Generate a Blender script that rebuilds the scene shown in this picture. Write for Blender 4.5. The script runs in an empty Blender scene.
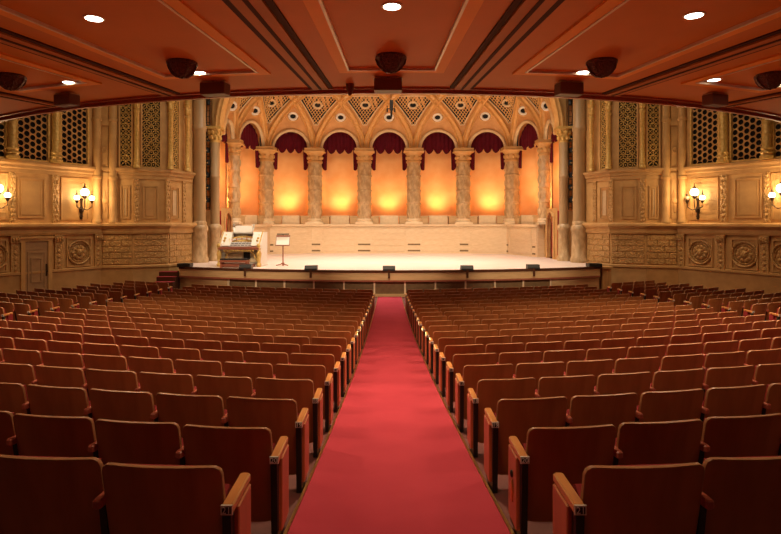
import bpy, math, random
from mathutils import Vector, Matrix
random.seed(7)
pi = math.pi
sc = bpy.context.scene
COL = sc.collection
F = 560.0                       # focal length in pixels of the 781 px wide frame
X0 = 0.07                       # the hall's centre line
CZ = 3.154                      # height of the eye above the lowest floor
MIR = Matrix(((-1, 0, 0, 2 * X0), (0, 1, 0, 0), (0, 0, 1, 0), (0, 0, 0, 1)))

# ------------------------------------------------------------------ materials
def mat(name, c1, c2=None, rough=.5, metal=0.0, scale=6.0, stretch=(1, 1, 1), bump=0.0, bscale=20.0,
        kind='noise', emit=None, estr=0.0, spec=None, coat=0.0):
    m = bpy.data.materials.new(name); m.use_nodes = True
    nt = m.node_tree; b = nt.nodes['Principled BSDF']
    b.inputs['Roughness'].default_value = rough
    b.inputs['Metallic'].default_value = metal
    if spec is not None: b.inputs['Specular IOR Level'].default_value = spec
    if coat: b.inputs['Coat Weight'].default_value = coat; b.inputs['Coat Roughness'].default_value = .2
    tc = nt.nodes.new('ShaderNodeTexCoord'); mp = nt.nodes.new('ShaderNodeMapping')
    mp.inputs['Scale'].default_value = stretch
    nt.links.new(tc.outputs['Object'], mp.inputs['Vector'])
    if c2 is None: b.inputs['Base Color'].default_value = (*c1, 1)
    else:
        n = nt.nodes.new('ShaderNodeTexNoise'); n.inputs['Scale'].default_value = scale
        n.inputs['Detail'].default_value = 5
        r = nt.nodes.new('ShaderNodeValToRGB')
        r.color_ramp.elements[0].position = .35; r.color_ramp.elements[1].position = .68
        r.color_ramp.elements[0].color = (*c1, 1); r.color_ramp.elements[1].color = (*c2, 1)
        nt.links.new(mp.outputs[0], n.inputs['Vector']); nt.links.new(n.outputs['Fac'], r.inputs[0])
        nt.links.new(r.outputs[0], b.inputs['Base Color'])
    if bump:
        if kind == 'voronoi':
            t = nt.nodes.new('ShaderNodeTexVoronoi'); o = t.outputs['Distance']
        else:
            t = nt.nodes.new('ShaderNodeTexNoise'); o = t.outputs['Fac']
        t.inputs['Scale'].default_value = bscale
        nt.links.new(mp.outputs[0], t.inputs['Vector'])
        bp = nt.nodes.new('ShaderNodeBump'); bp.inputs['Strength'].default_value = bump
        bp.inputs['Distance'].default_value = .04
        nt.links.new(o, bp.inputs['Height']); nt.links.new(bp.outputs[0], b.inputs['Normal'])
    if emit:
        b.inputs['Emission Color'].default_value = (*emit, 1); b.inputs['Emission Strength'].default_value = estr
    return m

M = {}
M['wood'] = mat('seat_back_veneer', (.36, .128, .038), (.46, .172, .054), .42, scale=9, stretch=(1, 1, .12), coat=.15, spec=.35)
M['edge'] = mat('seat_ply_edge', (.40, .19, .085), (.50, .25, .115), .4, scale=20)
M['red'] = mat('red_seat_fabric', (.28, .022, .026), (.34, .03, .03), .85, scale=60)
M['steel'] = mat('black_steel', (.010, .008, .007), None, .45)
M['arm'] = mat('orange_arm_wood', (.58, .235, .065), (.70, .31, .09), .35, scale=14, stretch=(1, .2, 1), coat=.25)
M['armin'] = mat('red_arm_wood', (.42, .10, .06), (.50, .13, .08), .4, scale=14)
M['endp'] = mat('end_panel_wood', (.46, .13, .05), (.55, .17, .065), .4, scale=12, stretch=(1, 1, .2), coat=.2)
M['plate'] = mat('pale_plate', (.85, .80, .70), None, .35)
M['black'] = mat('black_plate', (.012, .011, .011), None, .4)
M['white'] = mat('white_digit', (.9, .88, .84), None, .5)
M['brass'] = mat('brass', (.70, .42, .14), None, .3, metal=.9)
M['carpet'] = mat('red_carpet', (.42, .046, .072), (.475, .055, .083), .95, scale=1.6, bump=.25, bscale=220, spec=.1)
M['concrete'] = mat('row_floor', (.14, .042, .038), (.19, .06, .052), .7, scale=4)
M['stone'] = mat('gold_stone', (.52, .285, .095), (.64, .375, .135), .6, scale=2.2, bump=.12, bscale=26)
M['stonedk'] = mat('gold_stone_panel', (.46, .25, .085), (.55, .31, .11), .6, scale=3, bump=.08, bscale=30)
M['carved'] = mat('carved_gold_stone', (.42, .225, .07), (.62, .365, .13), .5, scale=15, bump=.6, bscale=14, kind='voronoi')
M['gold'] = mat('gilding', (.60, .36, .09), (.78, .52, .17), .38, metal=.35, scale=9, bump=.35, bscale=18, kind='voronoi')
M['tawny'] = mat('vault_plaster', (.56, .27, .085), (.66, .34, .115), .6, scale=2.5)
M['rib'] = mat('vault_rib', (.68, .37, .12), (.78, .46, .16), .5, scale=6, bump=.15, bscale=40)
M['archst'] = mat('arch_stone', (.56, .39, .21), (.64, .46, .26), .5, scale=5)
M['cream'] = mat('cream_moulding', (.72, .55, .33), (.80, .63, .40), .5, scale=5)
M['marble'] = mat('veined_column', (.40, .25, .11), (.62, .43, .23), .45, scale=6, stretch=(1, 1, .5), bump=.4, bscale=9, kind='voronoi')
M['shaft'] = mat('polished_column', (.38, .235, .105), (.48, .31, .15), .4, scale=3, stretch=(1, 1, .25))
M['dark'] = mat('dark_recess', (.006, .0045, .004), None, .9)
M['burg'] = mat('burgundy_velvet', (.095, .002, .009), (.12, .003, .012), .8, scale=5, spec=.2)
M['redv'] = mat('red_curtain', (.42, .012, .02), (.50, .018, .028), .8, scale=5)
M['drop'] = mat('peach_backdrop', (.90, .44, .17), (.96, .54, .24), .9, scale=1.3)
M['ply'] = mat('blond_panel', (.68, .48, .28), (.76, .56, .34), .5, scale=3, stretch=(1, 1, 5))
M['floorw'] = mat('stage_boards', (.76, .62, .53), (.84, .70, .61), .38, scale=3, stretch=(.3, 3, 1))
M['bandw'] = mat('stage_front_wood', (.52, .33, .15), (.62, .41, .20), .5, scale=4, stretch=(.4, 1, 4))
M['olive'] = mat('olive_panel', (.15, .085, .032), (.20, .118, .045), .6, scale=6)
M['soffit'] = mat('terracotta_paint', (.62, .20, .030), (.66, .215, .034), .7, spec=.15, scale=1.2)
M['soffitl'] = mat('orange_border_paint', (.86, .33, .045), (.90, .35, .05), .7, spec=.15, scale=2)
M['soffitd'] = mat('brown_beam_paint', (.48, .155, .028), (.52, .17, .032), .7, spec=.15, scale=2)
M['beamline'] = mat('dark_bead', (.085, .03, .014), None, .9, spec=.1)
M['lip'] = mat('lip_paint', (.40, .11, .04), (.48, .14, .05), .5, scale=18)
M['iron'] = mat('bronze_lattice', (.11, .036, .017), (.17, .06, .026), .55, scale=20, bump=.8, bscale=30, kind='voronoi')
M['boxbr'] = mat('brown_box', (.16, .052, .024), None, .6)
M['lamp'] = mat('lit_lamp', (1, .95, .85), None, .4, emit=(1, .93, .80), estr=9)
M['globe'] = mat('lit_globe', (1, .9, .7), None, .4, emit=(1, .80, .50), estr=14)
M['globeoff'] = mat('unlit_globe', (.22, .15, .09), None, .3)
M['bronze'] = mat('dark_bronze', (.05, .025, .012), None, .4, metal=.6)
M['ivory'] = mat('ivory_lacquer', (.86, .80, .70), (.92, .87, .78), .35, scale=6)
M['keys'] = mat('key_white', (.85, .82, .80), None, .3)
M['redwood'] = mat('red_mahogany', (.26, .075, .04), (.34, .11, .06), .4, scale=10, stretch=(.2, 1, 1))
M['coral'] = mat('coral_tab', (.75, .20, .12), None, .4)
M['paper'] = mat('paper', (.9, .84, .74), None, .8)
M['stairc'] = mat('stair_carpet', (.33, .03, .035), None, .9)
M['doorw'] = mat('door_paint', (.38, .22, .10), (.44, .265, .125), .55, scale=5)

# ------------------------------------------------------------------ mesh builder
class MB:
    def __init__(s, M=None):
        s.v = []; s.f = []; s.m = []; s.s = []; s.M = M
    def add(s, vs, fs, mi=0, smooth=False):
        k = len(s.v); flip = False
        if s.M is not None:
            vs = [s.M @ Vector(p) for p in vs]; flip = s.M.to_3x3().determinant() < 0
        s.v += [tuple(p) for p in vs]
        for f in fs:
            g = [i + k for i in f]
            s.f.append(g[::-1] if flip else g); s.m.append(mi); s.s.append(smooth)
        return s
    def box(s, x0, x1, y0, y1, z0, z1, mi=0, bev=0.0):
        if bev:
            b = bev
            ring = [(x0 + b, y0), (x1 - b, y0), (x1, y0 + b), (x1, y1 - b), (x1 - b, y1), (x0 + b, y1), (x0, y1 - b), (x0, y0 + b)]
            cx, cy = (x0 + x1) / 2, (y0 + y1) / 2
            def ins(p):
                return (p[0] + (b if p[0] < cx else -b) * .8, p[1] + (b if p[1] < cy else -b) * .8)
            lay = [[(*ins(p), z0) for p in ring], [(*p, z0 + b) for p in ring], [(*p, z1 - b) for p in ring], [(*ins(p), z1) for p in ring]]
            vs = sum(lay, []); fs = [list(range(7, -1, -1)), list(range(24, 32))]
            for l in range(3):
                for i in range(8):
                    j = (i + 1) % 8
                    fs.append([l * 8 + i, l * 8 + j, l * 8 + 8 + j, l * 8 + 8 + i])
            return s.add(vs, fs, mi)
        vs = [(x0, y0, z0), (x1, y0, z0), (x1, y1, z0), (x0, y1, z0), (x0, y0, z1), (x1, y0, z1), (x1, y1, z1), (x0, y1, z1)]
        return s.add(vs, [[3, 2, 1, 0], [4, 5, 6, 7], [0, 1, 5, 4], [1, 2, 6, 5], [2, 3, 7, 6], [3, 0, 4, 7]], mi)
    def prism(s, poly, z0, z1, mi=0):                    # polygon in x, y (counter-clockwise)
        n = len(poly)
        vs = [(x, y, z0) for x, y in poly] + [(x, y, z1) for x, y in poly]
        fs = [list(range(n - 1, -1, -1)), list(range(n, 2 * n))] + [[i, (i + 1) % n, n + (i + 1) % n, n + i] for i in range(n)]
        return s.add(vs, fs, mi)
    def wedge(s, poly, x0, x1, mi=0):                    # polygon in y, z swept along x
        n = len(poly)
        vs = [(x0, y, z) for y, z in poly] + [(x1, y, z) for y, z in poly]
        fs = [list(range(n - 1, -1, -1)), list(range(n, 2 * n))] + [[i, (i + 1) % n, n + (i + 1) % n, n + i] for i in range(n)]
        return s.add(vs, fs, mi)
    def lathe(s, prof, cx=0, cy=0, seg=20, mi=0, a0=0.0, a1=2 * pi, flute=0, fd=0.0, smooth=True):
        full = abs(a1 - a0 - 2 * pi) < 1e-6
        n = seg if full else seg + 1
        vs = []
        for r, z in prof:
            for i in range(n):
                a = a0 + (a1 - a0) * i / seg
                q = r * (1 - (fd if flute and i % 2 else 0))
                vs.append((cx + q * math.cos(a), cy + q * math.sin(a), z))
        fs = []
        for k in range(len(prof) - 1):
            for i in range(seg):
                j = (i + 1) % n
                fs.append([k * n + i, k * n + j, (k + 1) * n + j, (k + 1) * n + i])
        if full:
            fs.append(list(range(n - 1, -1, -1))); fs.append([(len(prof) - 1) * n + i for i in range(n)])
        return s.add(vs, fs, mi, smooth)
    def sweep(s, pts, rights, ups, sec, mi=0, closed=False, smooth=True):
        n = len(sec); vs = []
        for p, r, u in zip(pts, rights, ups):
            for a, b in sec: vs.append(Vector(p) + Vector(r) * a + Vector(u) * b)
        fs = []; m = len(pts)
        for k in range(m if closed else m - 1):
            k2 = (k + 1) % m
            for i in range(n):
                j = (i + 1) % n
                fs.append([k * n + i, k * n + j, k2 * n + j, k2 * n + i])
        if not closed:
            fs.append(list(range(n - 1, -1, -1))); fs.append([(m - 1) * n + i for i in range(n)])
        return s.add(vs, fs, mi, smooth)
    def tube(s, pts, r, seg=6, mi=0, closed=False):
        pts = [Vector(p) for p in pts]; R = []; U = []; m = len(pts)
        for i in range(m):
            a = pts[(i - 1) % m] if (closed or i) else pts[0]
            b = pts[(i + 1) % m] if (closed or i < m - 1) else pts[-1]
            t = (b - a).normalized()
            ref = Vector((0, 0, 1)) if abs(t.z) < .9 else Vector((0, 1, 0))
            q = t.cross(ref).normalized(); R.append(q); U.append(q.cross(t).normalized())
        sec = [(r * math.cos(2 * pi * i / seg), r * math.sin(2 * pi * i / seg)) for i in range(seg)]
        return s.sweep(pts, R, U, sec, mi, closed)
    def ring(s, c, R, r, seg=20, ts=6, mi=0, plane='xz', sq=1.0):
        pts = []
        for i in range(seg):
            a = 2 * pi * i / seg; x, y = R * math.cos(a), R * math.sin(a) * sq
            pts.append((c[0] + x, c[1], c[2] + y) if plane == 'xz' else (c[0] + x, c[1] + y, c[2]))
        return s.tube(pts, r, ts, mi, True)
    def ball(s, c, rx, ry=None, rz=None, seg=10, rings=7, mi=0):
        ry = rx if ry is None else ry; rz = rx if rz is None else rz
        vs = [(c[0], c[1], c[2] - rz)]
        for k in range(1, rings):
            p = -pi / 2 + pi * k / rings
            for i in range(seg):
                a = 2 * pi * i / seg
                vs.append((c[0] + rx * math.cos(p) * math.cos(a), c[1] + ry * math.cos(p) * math.sin(a), c[2] + rz * math.sin(p)))
        vs.append((c[0], c[1], c[2] + rz)); fs = []
        for i in range(seg):
            j = (i + 1) % seg
            fs.append([0, 1 + j, 1 + i]); t = 1 + (rings - 2) * seg
            fs.append([t + i, t + j, len(vs) - 1])
            for k in range(rings - 2):
                fs.append([1 + k * seg + i, 1 + k * seg + j, 1 + (k + 1) * seg + j, 1 + (k + 1) * seg + i])
        return s.add(vs, fs, mi, True)
    def frame(s, x0, x1, z0, z1, w, n0, n1, mi=0):       # picture-frame moulding on a wall (local s, n, z)
        s.box(x0, x1, n0, n1, z0, z0 + w, mi); s.box(x0, x1, n0, n1, z1 - w, z1, mi)
        s.box(x0, x0 + w, n0, n1, z0 + w, z1 - w, mi); s.box(x1 - w, x1, n0, n1, z0 + w, z1 - w, mi)
        return s

OFF = {}
def mesh_of(name, mb, mats, off):
    me = bpy.data.meshes.new(name)
    me.from_pydata([(x - off[0], y - off[1], z - off[2]) for x, y, z in mb.v], [], mb.f)
    for m in mats: me.materials.append(M[m])
    me.polygons.foreach_set('material_index', mb.m)
    me.polygons.foreach_set('use_smooth', mb.s)
    if any(mb.s):
        try: me.set_sharp_from_angle(angle=math.radians(40))
        except Exception: pass
    me.update(); return me
def link(o):
    COL.objects.link(o); return o
def thing(name, label, cat, loc, group=None, rz=0.0):
    o = link(bpy.data.objects.new(name, None)); o.location = loc; o.rotation_euler.z = rz
    o.empty_display_size = .1
    o['label'] = label; o['category'] = cat
    if group: o['group'] = group
    OFF[o.name] = Vector(loc); return o
def part(root, name, mb, mats, label=None, local=False):
    mats = [mats] if isinstance(mats, str) else mats
    off = Vector((0, 0, 0)) if local else OFF[root.name]
    o = link(bpy.data.objects.new(name, mesh_of(name, mb, mats, off))); o.parent = root
    OFF[o.name] = off
    if label: o['label'] = label
    return o
def solo(name, mb, mats, label, cat, group=None, loc=None):
    mats = [mats] if isinstance(mats, str) else mats
    if loc is None:
        n = len(mb.v); loc = (sum(p[0] for p in mb.v) / n, sum(p[1] for p in mb.v) / n, min(p[2] for p in mb.v))
    o = link(bpy.data.objects.new(name, mesh_of(name, mb, mats, loc))); o.location = loc
    o['label'] = label; o['category'] = cat
    if group: o['group'] = group
    OFF[o.name] = Vector(loc); return o
def struct(name, mb, mats, parent=None):
    mats = [mats] if isinstance(mats, str) else mats
    o = link(bpy.data.objects.new(name, mesh_of(name, mb, mats, (0, 0, 0))))
    OFF[o.name] = Vector((0, 0, 0))
    if parent: o.parent = parent
    else: o['kind'] = 'structure'
    return o
ORD = ['first', 'second', 'third', 'fourth', 'fifth', 'sixth', 'seventh', 'eighth', 'ninth', 'tenth', 'eleventh', 'twelfth',
       'thirteenth', 'fourteenth', 'fifteenth', 'sixteenth', 'seventeenth', 'eighteenth', 'nineteenth', 'twentieth']
SIDE = {-1: 'left', 1: 'right'}

# ------------------------------------------------------------------ the raked floor
P = .9
def arc(x):                                              # how far a row bends towards the stage
    a = max(abs(x - X0), .8); return .10 * (a - .8) + (a * a - .64) / 54.0
def drop(d):                                             # armrest height below the eye at a row's depth
    k = min(d / P - 2.77, 20.5); k = max(k, -8)
    return (820 + 72.8 * k - 1.67 * k * k) * P / 560.0 - .038 * min(max(1 - k, 0), 1)
ARMH = .57
def fz(x, y): return -(drop(y - arc(x)) + ARMH)

mb = MB()
xs = [i * .5 for i in range(-46, 47)]; ys = [-4 + i * .45 for i in range(80)]
vs = [(x, y, fz(x, y)) for y in ys for x in xs]; n = len(xs)
fs = [[j * n + i, j * n + i + 1, (j + 1) * n + i + 1, (j + 1) * n + i] for j in range(len(ys) - 1) for i in range(n - 1)]
mb.add(vs, fs, 0, True); struct('floor', mb, 'concrete')

def half(y): return .775 - .0105 * (y / P - 2.77)        # aisle half width at the end armrests
mb = MB(); me_ = MB()
ys = [-3.5 + i * .3 for i in range(90)]; ys = [y for y in ys if y < 23.24] + [23.24]
def chalf(y): return half(y) - .046
cv = []; cf = []
for y in ys:
    for t in range(9):
        x = X0 + chalf(y) * (t / 4 - 1); cv.append((x, y, fz(X0, y) + .022))
for j in range(len(ys) - 1):
    for t in range(8): cf.append([j * 9 + t, j * 9 + t + 1, j * 9 + 10 + t, j * 9 + 9 + t])
mb.add(cv, cf, 0, True)
solo('aisle_carpet', mb, 'carpet', 'long red carpet running down the centre aisle to the stage', 'carpet', loc=(X0, 0, fz(X0, 0)))
for sd in (-1, 1):
    mb = MB()
    pts = [(X0 + sd * (chalf(y) + .012), y, fz(X0, y) + .018) for y in ys]
    mb.sweep(pts, [(1, 0, 0)] * len(pts), [(0, 0, 1)] * len(pts), [(-.010, -.016), (.010, -.016), (.010, .012), (-.010, .012)])
    solo('carpet_edging', mb, 'brass', 'thin metal edging strip along the %s side of the red carpet' % SIDE[sd], 'edging')

# ------------------------------------------------------------------ side walls
C = Vector((-12.97, 25.3)); E0 = C + Vector((-.486, -.874)) * 16
Q1 = Vector((-(388 - 133) * 25.6 / F, 25.6)); Q2 = Vector((-(388 - 168) * 26.3 / F, 26.3)); Q3 = Vector((-(388 - 192) * 28.0 / F, 28.0))
Q4 = Vector((-10.35, 28.2)); Q5 = Vector((-10.35, 30.05)); Q6 = Vector((-9.32, 30.05))
LINE = [E0, C, Q1, Q2, Q3, Q4, Q5, Q6]
def seg_frame(p, q):
    u = (q - p).normalized(); nrm = Vector((u.y, -u.x))
    if nrm.dot(Vector((0, 15)) - p) < 0: nrm = -nrm
    return Matrix(((u.x, nrm.x, 0, p.x), (u.y, nrm.y, 0, p.y), (0, 0, 1, 0), (0, 0, 0, 1)))
def sof(p, q, px):                                       # distance along a wall at which a ruled column of the photo falls
    u = (q - p).normalized(); k = (px - 388) / F
    return (k * p.y - p.x) / (u.x - k * u.y)
def mitre(line):
    ns = []
    for i in range(len(line) - 1):
        u = (line[i + 1] - line[i]).normalized(); ns.append(Vector((u.y, -u.x)))
    out = []
    for i in range(len(line)):
        a = ns[max(i - 1, 0)]; b = ns[min(i, len(ns) - 1)]
        m = (a + b); m = m / max(m.dot(a), .35); out.append(m)
    return out
def run(mb, line, prof, mi=0):
    mt = mitre(line); n = len(prof); vs = []
    for p, m in zip(line, mt):
        for a, z in prof: vs.append((p.x + m.x * a, p.y + m.y * a, z))
    fs = []
    for k in range(len(line) - 1):
        for i in range(n):
            j = (i + 1) % n; fs.append([k * n + i, k * n + j, (k + 1) * n + j, (k + 1) * n + i])
    fs.append(list(range(n - 1, -1, -1))); fs.append([(len(line) - 1) * n + i for i in range(n)])
    mb.add(vs, fs, mi)
TRIM = [0]
def trim(mb, mats):
    TRIM[0] += 1; return struct('trim_%d' % TRIM[0], mb, mats)

fA = seg_frame(C, E0); fB = [seg_frame(C, Q1), seg_frame(Q1, Q2), seg_frame(Q2, Q3)]
def sA(px): return sof(C, E0, px)
PB = [(C, Q1), (Q1, Q2), (Q2, Q3)]

def grille_hex(mb, s0, s1, z0, z1):
    R = .152; cw = 1.5 * R; rh = math.sqrt(3) * R; hr = .112
    nc = int(round((s1 - s0) / cw)); st = (s1 - s0) / nc; kx = st / cw
    nr = int((z1 - z0) / rh) + 1
    for c in range(nc):
        for r in range(nr):
            cx = s0 + st * (c + .5); cz = z0 + rh * (r + .5 + (.5 if c % 2 else 0))
            if cz + rh / 2 > z1 + rh * .6: continue
            o = []; h = []
            for i in range(12):
                a = 2 * pi * i / 12
                d = R * math.cos(pi / 6) / math.cos((a + pi / 6) % (pi / 3) - pi / 6) if True else R
                d = R * math.cos(pi / 6) / math.cos(((a - pi / 6) + pi / 6) % (pi / 3) - pi / 6) if False else d
                # flat-top hexagon: vertices at a = 0, 60, ...
                t = a % (pi / 3); d = R * math.cos(pi / 6) / math.cos(t - pi / 6)
                o.append((cx + d * math.cos(a) * kx, cz + d * math.sin(a))); h.append((cx + hr * math.cos(a) * kx, cz + hr * math.sin(a)))
            vs = [(x, .10, z) for x, z in o] + [(x, .12, z) for x, z in h] + [(x, .075, z) for x, z in h]
            fs = []
            for i in range(12):
                j = (i + 1) % 12
                fs += [[i, j, 12 + j, 12 + i], [12 + i, 12 + j, 24 + j, 24 + i]]
            mb.add(vs, fs, 0)
def grille_scroll(mb, s0, s1, z0, z1):
    w = s1 - s0; nc = max(2, int(round(w / .2))); st = w / nc; rr = st * .60; nr = int((z1 - z0) / st)
    for r in range(nr + 1):
        for c in range(nc + (r % 2)):
            cx = s0 + st * (c + (.5 if r % 2 == 0 else 0)); cz = z0 + st * (r + .5)
            if cz + rr > z1 + .1: continue
            q = min(rr, cx - s0 + .03, s1 - cx + .03)
            if q < .05: continue
            mb.ring((cx, .08, cz), q * .95, .016, 10, 4)
            mb.ball((cx, .09, cz), .035, .03, .035, 6, 4)
    k = int((z1 - z0) / w * 2)
    for i in range(-2, k + 1):
        for sg in (1, -1):
            za = z0 + i * w / 2; a = (s0 if sg > 0 else s1, .06, za); b = (s1 if sg > 0 else s0, .06, za + w)
            if a[2] < z0 or b[2] > z1: continue
            mb.tube([a, b], .016, 4)
def carved_strip(mb, s0, s1, z0, z1, n0=0, n1=.07, step=.2):
    mb.box(s0, s1, n0, n1, z0, z1); c = (s0 + s1) / 2; w = (s1 - s0)
    k = max(2, int((z1 - z0) / step))
    for i in range(k):
        z = z0 + (z1 - z0) * (i + .5) / k
        if i % 2: mb.ball((c, n1, z), w * .30, .04, step * .42, 7, 5)
        else:
            for sg in (-1, 1): mb.ball((c + sg * w * .22, n1, z), w * .16, .035, step * .45, 6, 5)
def niche_frame(mb, s0, s1, z0, z1, n=.0):
    mb.frame(s0, s1, z0, z1, .05, n, n + .05, 0); w = .13
    mb.frame(s0 + w, s1 - w, z0 + w, z1 - w, .04, n, n + .035, 0)
    mb.box(s0 + w + .04, s1 - w - .04, n, n + .015, z0 + w + .04, z1 - w - .04, 1)
COLP = [(1.0, 0), (1.0, .12), (.86, .15), (.92, .22), (.78, .27)]
def baluster(mb, s, n, r, z0, z1):
    h = z1 - z0; p = []
    p += [(r * 1.2, z0), (r * 1.2, z0 + .12), (r * .95, z0 + .16), (r * 1.12, z0 + .24), (r * .9, z0 + .32), (r * 1.05, z0 + .42), (r * .82, z0 + .5)]
    m = z0 + h * .60
    p += [(r * .82, m), (r * 1.1, m + .05), (r * 1.1, m + .12), (r * .8, m + .18)]
    mb.lathe(p, s, n, 16, 0)
    mb.lathe([(r * .84, z0 + .9), (r * .9, z0 + .95), (r * .84, z0 + 1.0)], s, n, 16, 0)
    mb.ball((s, n, m + .38), r * 1.15, r * 1.05, .24, 10, 7); mb.ball((s, n + r * .8, m + .36), r * .5, r * .5, .14, 8, 6)
    for sg in (-1, 1): mb.ball((s + sg * r * .8, n + r * .3, m + .5), r * .45, r * .45, .13, 7, 5)
    mb.lathe([(r * .9, m + .56), (r * 1.3, m + .66), (r * 1.3, m + .76), (r * .85, m + .80), (r * .85, z1)], s, n, 16, 0)
def half_col(mb, s, n, r, z0, z1, bands):
    p = [(r * 1.25, z0), (r * 1.25, z0 + .12), (r, z0 + .2)]
    for b in bands: p += [(r, b - .08), (r * 1.2, b - .05), (r * 1.2, b + .05), (r, b + .08)]
    p += [(r, z1)]
    mb.lathe(p, s, n, 18)

ZL, ZU, ZD = -.08, 1.95, -2.08                            # ledge top, cornice foot, stage level line
WTOP = 8.6
for sd in (-1, 1):
    S = SIDE[sd]; T = Matrix() if sd < 0 else MIR
    # wall body
    mb = MB(T); run(mb, LINE, [(0, -3.3), (0, WTOP), (-.4, WTOP), (-.4, -3.3)])
    struct('wall_' + S, mb, 'stone')
    mb = MB(T); run(mb, LINE[:5], [(0, -.58), (.10, -.58), (.13, -.50), (.13, -.36), (.22, -.30), (.30, -.22), (.30, -.13), (.24, ZL), (0, ZL)]); trim(mb, 'stone')
    mb = MB(T); run(mb, LINE[:5], [(0, 1.93), (.06, 1.93), (.06, 2.08), (.12, 2.12), (.12, 2.22), (.22, 2.30), (.22, 2.40), (0, 2.42)]); trim(mb, 'stonedk')
    mb = MB(T); run(mb, LINE[:5], [(0, -3.3), (.05, -3.3), (.05, -2.16), (.10, -2.13), (.10, -2.05), (0, -2.0)]); trim(mb, 'stonedk')
    # corner blocks of rusticated stone on the bay's foot
    for (p, q), fr in zip(PB, fB):
        L = (q - p).length; mb = MB(T @ fr); rows = 5; h = 1.38 / rows
        for r in range(rows):
            z = -1.98 + r * h; x = .06 - (.3 if r % 2 else 0)
            while x < L - .08:
                w = .62 if (r + int(x * 3)) % 2 else .5
                a, b = max(x, .05), min(x + w, L - .04)
                if b - a > .1: mb.box(a + .012, b - .012, 0, .045, z + .015, z + h - .02, 0, .012)
                x += w
        trim(mb, 'carved')
    # organ grilles with round holes
    for i, (a, b) in enumerate([(59.5, 86), (15.5, 46.5), (-38, 4)]):
        s1, s0 = sA(a), sA(b); mt = T @ fA
        rt = thing('organ_grille', 'pierced grille of round holes high on the %s wall, %s from the corner columns' % (S, ORD[i]), 'grille', mt @ Vector(((s0 + s1) / 2, 0, 2.45)), 'round-holed grilles on the side walls')
        mb = MB(mt); mb.box(s0, s1, 0.002, .02, 2.45, 6.6); part(rt, 'backing', mb, 'dark', 'black space behind')
        mb = MB(mt); grille_hex(mb, s0 + .03, s1 - .03, 2.45, 6.5); part(rt, 'screen', mb, 'stone')
        mb = MB(mt); mb.frame(s0 - .06, s1 + .06, 2.42, 6.7, .07, 0, .15); part(rt, 'grille_frame', mb, 'gold')
    for i, px in enumerate((52.7, 9.3)):
        s = sA(px); mt = T @ fA; mb = MB(mt); baluster(mb, s, .26, .20, 2.42, 6.4)
        solo('carved_colonnette', mb, 'gold', 'gilded colonnette between round-holed grilles on the %s wall, %s from the corner' % (S, ORD[i]), 'column', 'colonnettes on the side walls', mt @ Vector((s, .26, 2.42)))
    for i, (a, b) in enumerate([(52, 58.5), (9, 15), (-42, -35)]):
        s1, s0 = sA(a), sA(b); mb = MB(T @ fA); carved_strip(mb, s0, s1, ZL, 1.93)
        solo('carved_pilaster', mb, 'carved', 'leaf-carved pilaster strip above the ledge of the %s wall, %s from the corner' % (S, ORD[i]), 'pilaster', 'carved strips on the side walls')
    # sconce niches and framed panel
    for i, (a, b) in enumerate([(60.5, 88.5), (-34, 7.5)]):
        s1, s0 = sA(a), sA(b); mb = MB(T @ fA); mb.frame(s0, s1, .06, 1.86, .05, 0, .05, 0)
        for k in range(1, 9): mb.box(s0 + .05, s1 - .05, 0, .018, .1 + k * .19 - .165, .1 + k * .19, 1)
        solo('niche_panel', mb, ['stone', 'stone'], 'coursed stone panel behind the wall lantern on the %s wall, %s from the corner' % (S, ORD[i]), 'panel', 'lantern panels')
    s1, s0 = sA(17.5), sA(45); mb = MB(T @ fA); niche_frame(mb, s0, s1, .12, 1.75)
    solo('framed_panel', mb, ['stonedk', 'stonedk'], 'plain framed stone panel on the %s wall between two wall lanterns' % S, 'panel', 'framed panels of the side walls')
    # corner pier
    for i, px in enumerate((95.5, 113.5)):
        if px < 101: mt = T @ fA; s = sA(px); nn = .10
        else: mt = T @ fB[0]; s = sof(C, Q1, px); nn = .10
        mb = MB(mt); half_col(mb, s, nn, .17, ZL, WTOP, [1.95, 4.55])
        solo('corner_column', mb, 'stone', 'slim round column at the %s wall corner, on the %s side of the carved strip' % (S, ('lantern', 'stage')[i]), 'column', 'corner columns', mt @ Vector((s, nn, ZL)))
    mt = T @ fB[0]; a, b = sof(C, Q1, 101.5), sof(C, Q1, 109)
    mb = MB(mt); mb.box(a, b, 0, .14, ZL, WTOP, 0); c = (a + b) / 2
    for z in (1.95, 4.3): mb.box(a - .04, b + .04, 0, .2, z, z + .22, 0)
    mb.ring((c, .16, 3.2), .11, .03, 14, 5); mb.ball((c, .15, .9), .10, .05, .55, 8, 8); mb.ball((c, .17, .9), .15, .05, .16, 8, 6)
    mb.frame(a + .03, b - .03, .1, 1.85, .03, .14, .165); mb.frame(a + .03, b - .03, 2.5, 4.2, .03, .14, .165)
    solo('corner_pilaster', mb, 'stone', 'flat pilaster with a carved drop between the slim columns of the %s corner' % S, 'pilaster', 'corner pilasters')
    # bay: scrollwork grilles, panels, carved strips, colonnettes
    for i, ((a, b), (c, d)) in enumerate([((120.5, 132), (120.5, 130)), ((142, 160), (142.5, 158)), ((169.5, 177), (170, 178.5))]):
        p, q = PB[i]; mt = T @ fB[i]; s0, s1 = sof(p, q, a), sof(p, q, b)
        pos = ('corner-side', 'middle', 'stage-side')[i]
        rt = thing('scroll_grille', 'scrollwork grille in the %s face of the %s wall bay' % (pos, S), 'grille', mt @ Vector(((s0 + s1) / 2, 0, 2.45)), 'scrollwork bay grilles')
        mb = MB(mt); mb.box(s0, s1, .002, .015, 2.45, 6.6); part(rt, 'backing', mb, 'dark', 'black space behind')
        mb = MB(mt); grille_scroll(mb, s0, s1, 2.5, 6.5); part(rt, 'screen', mb, 'gold')
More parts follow.
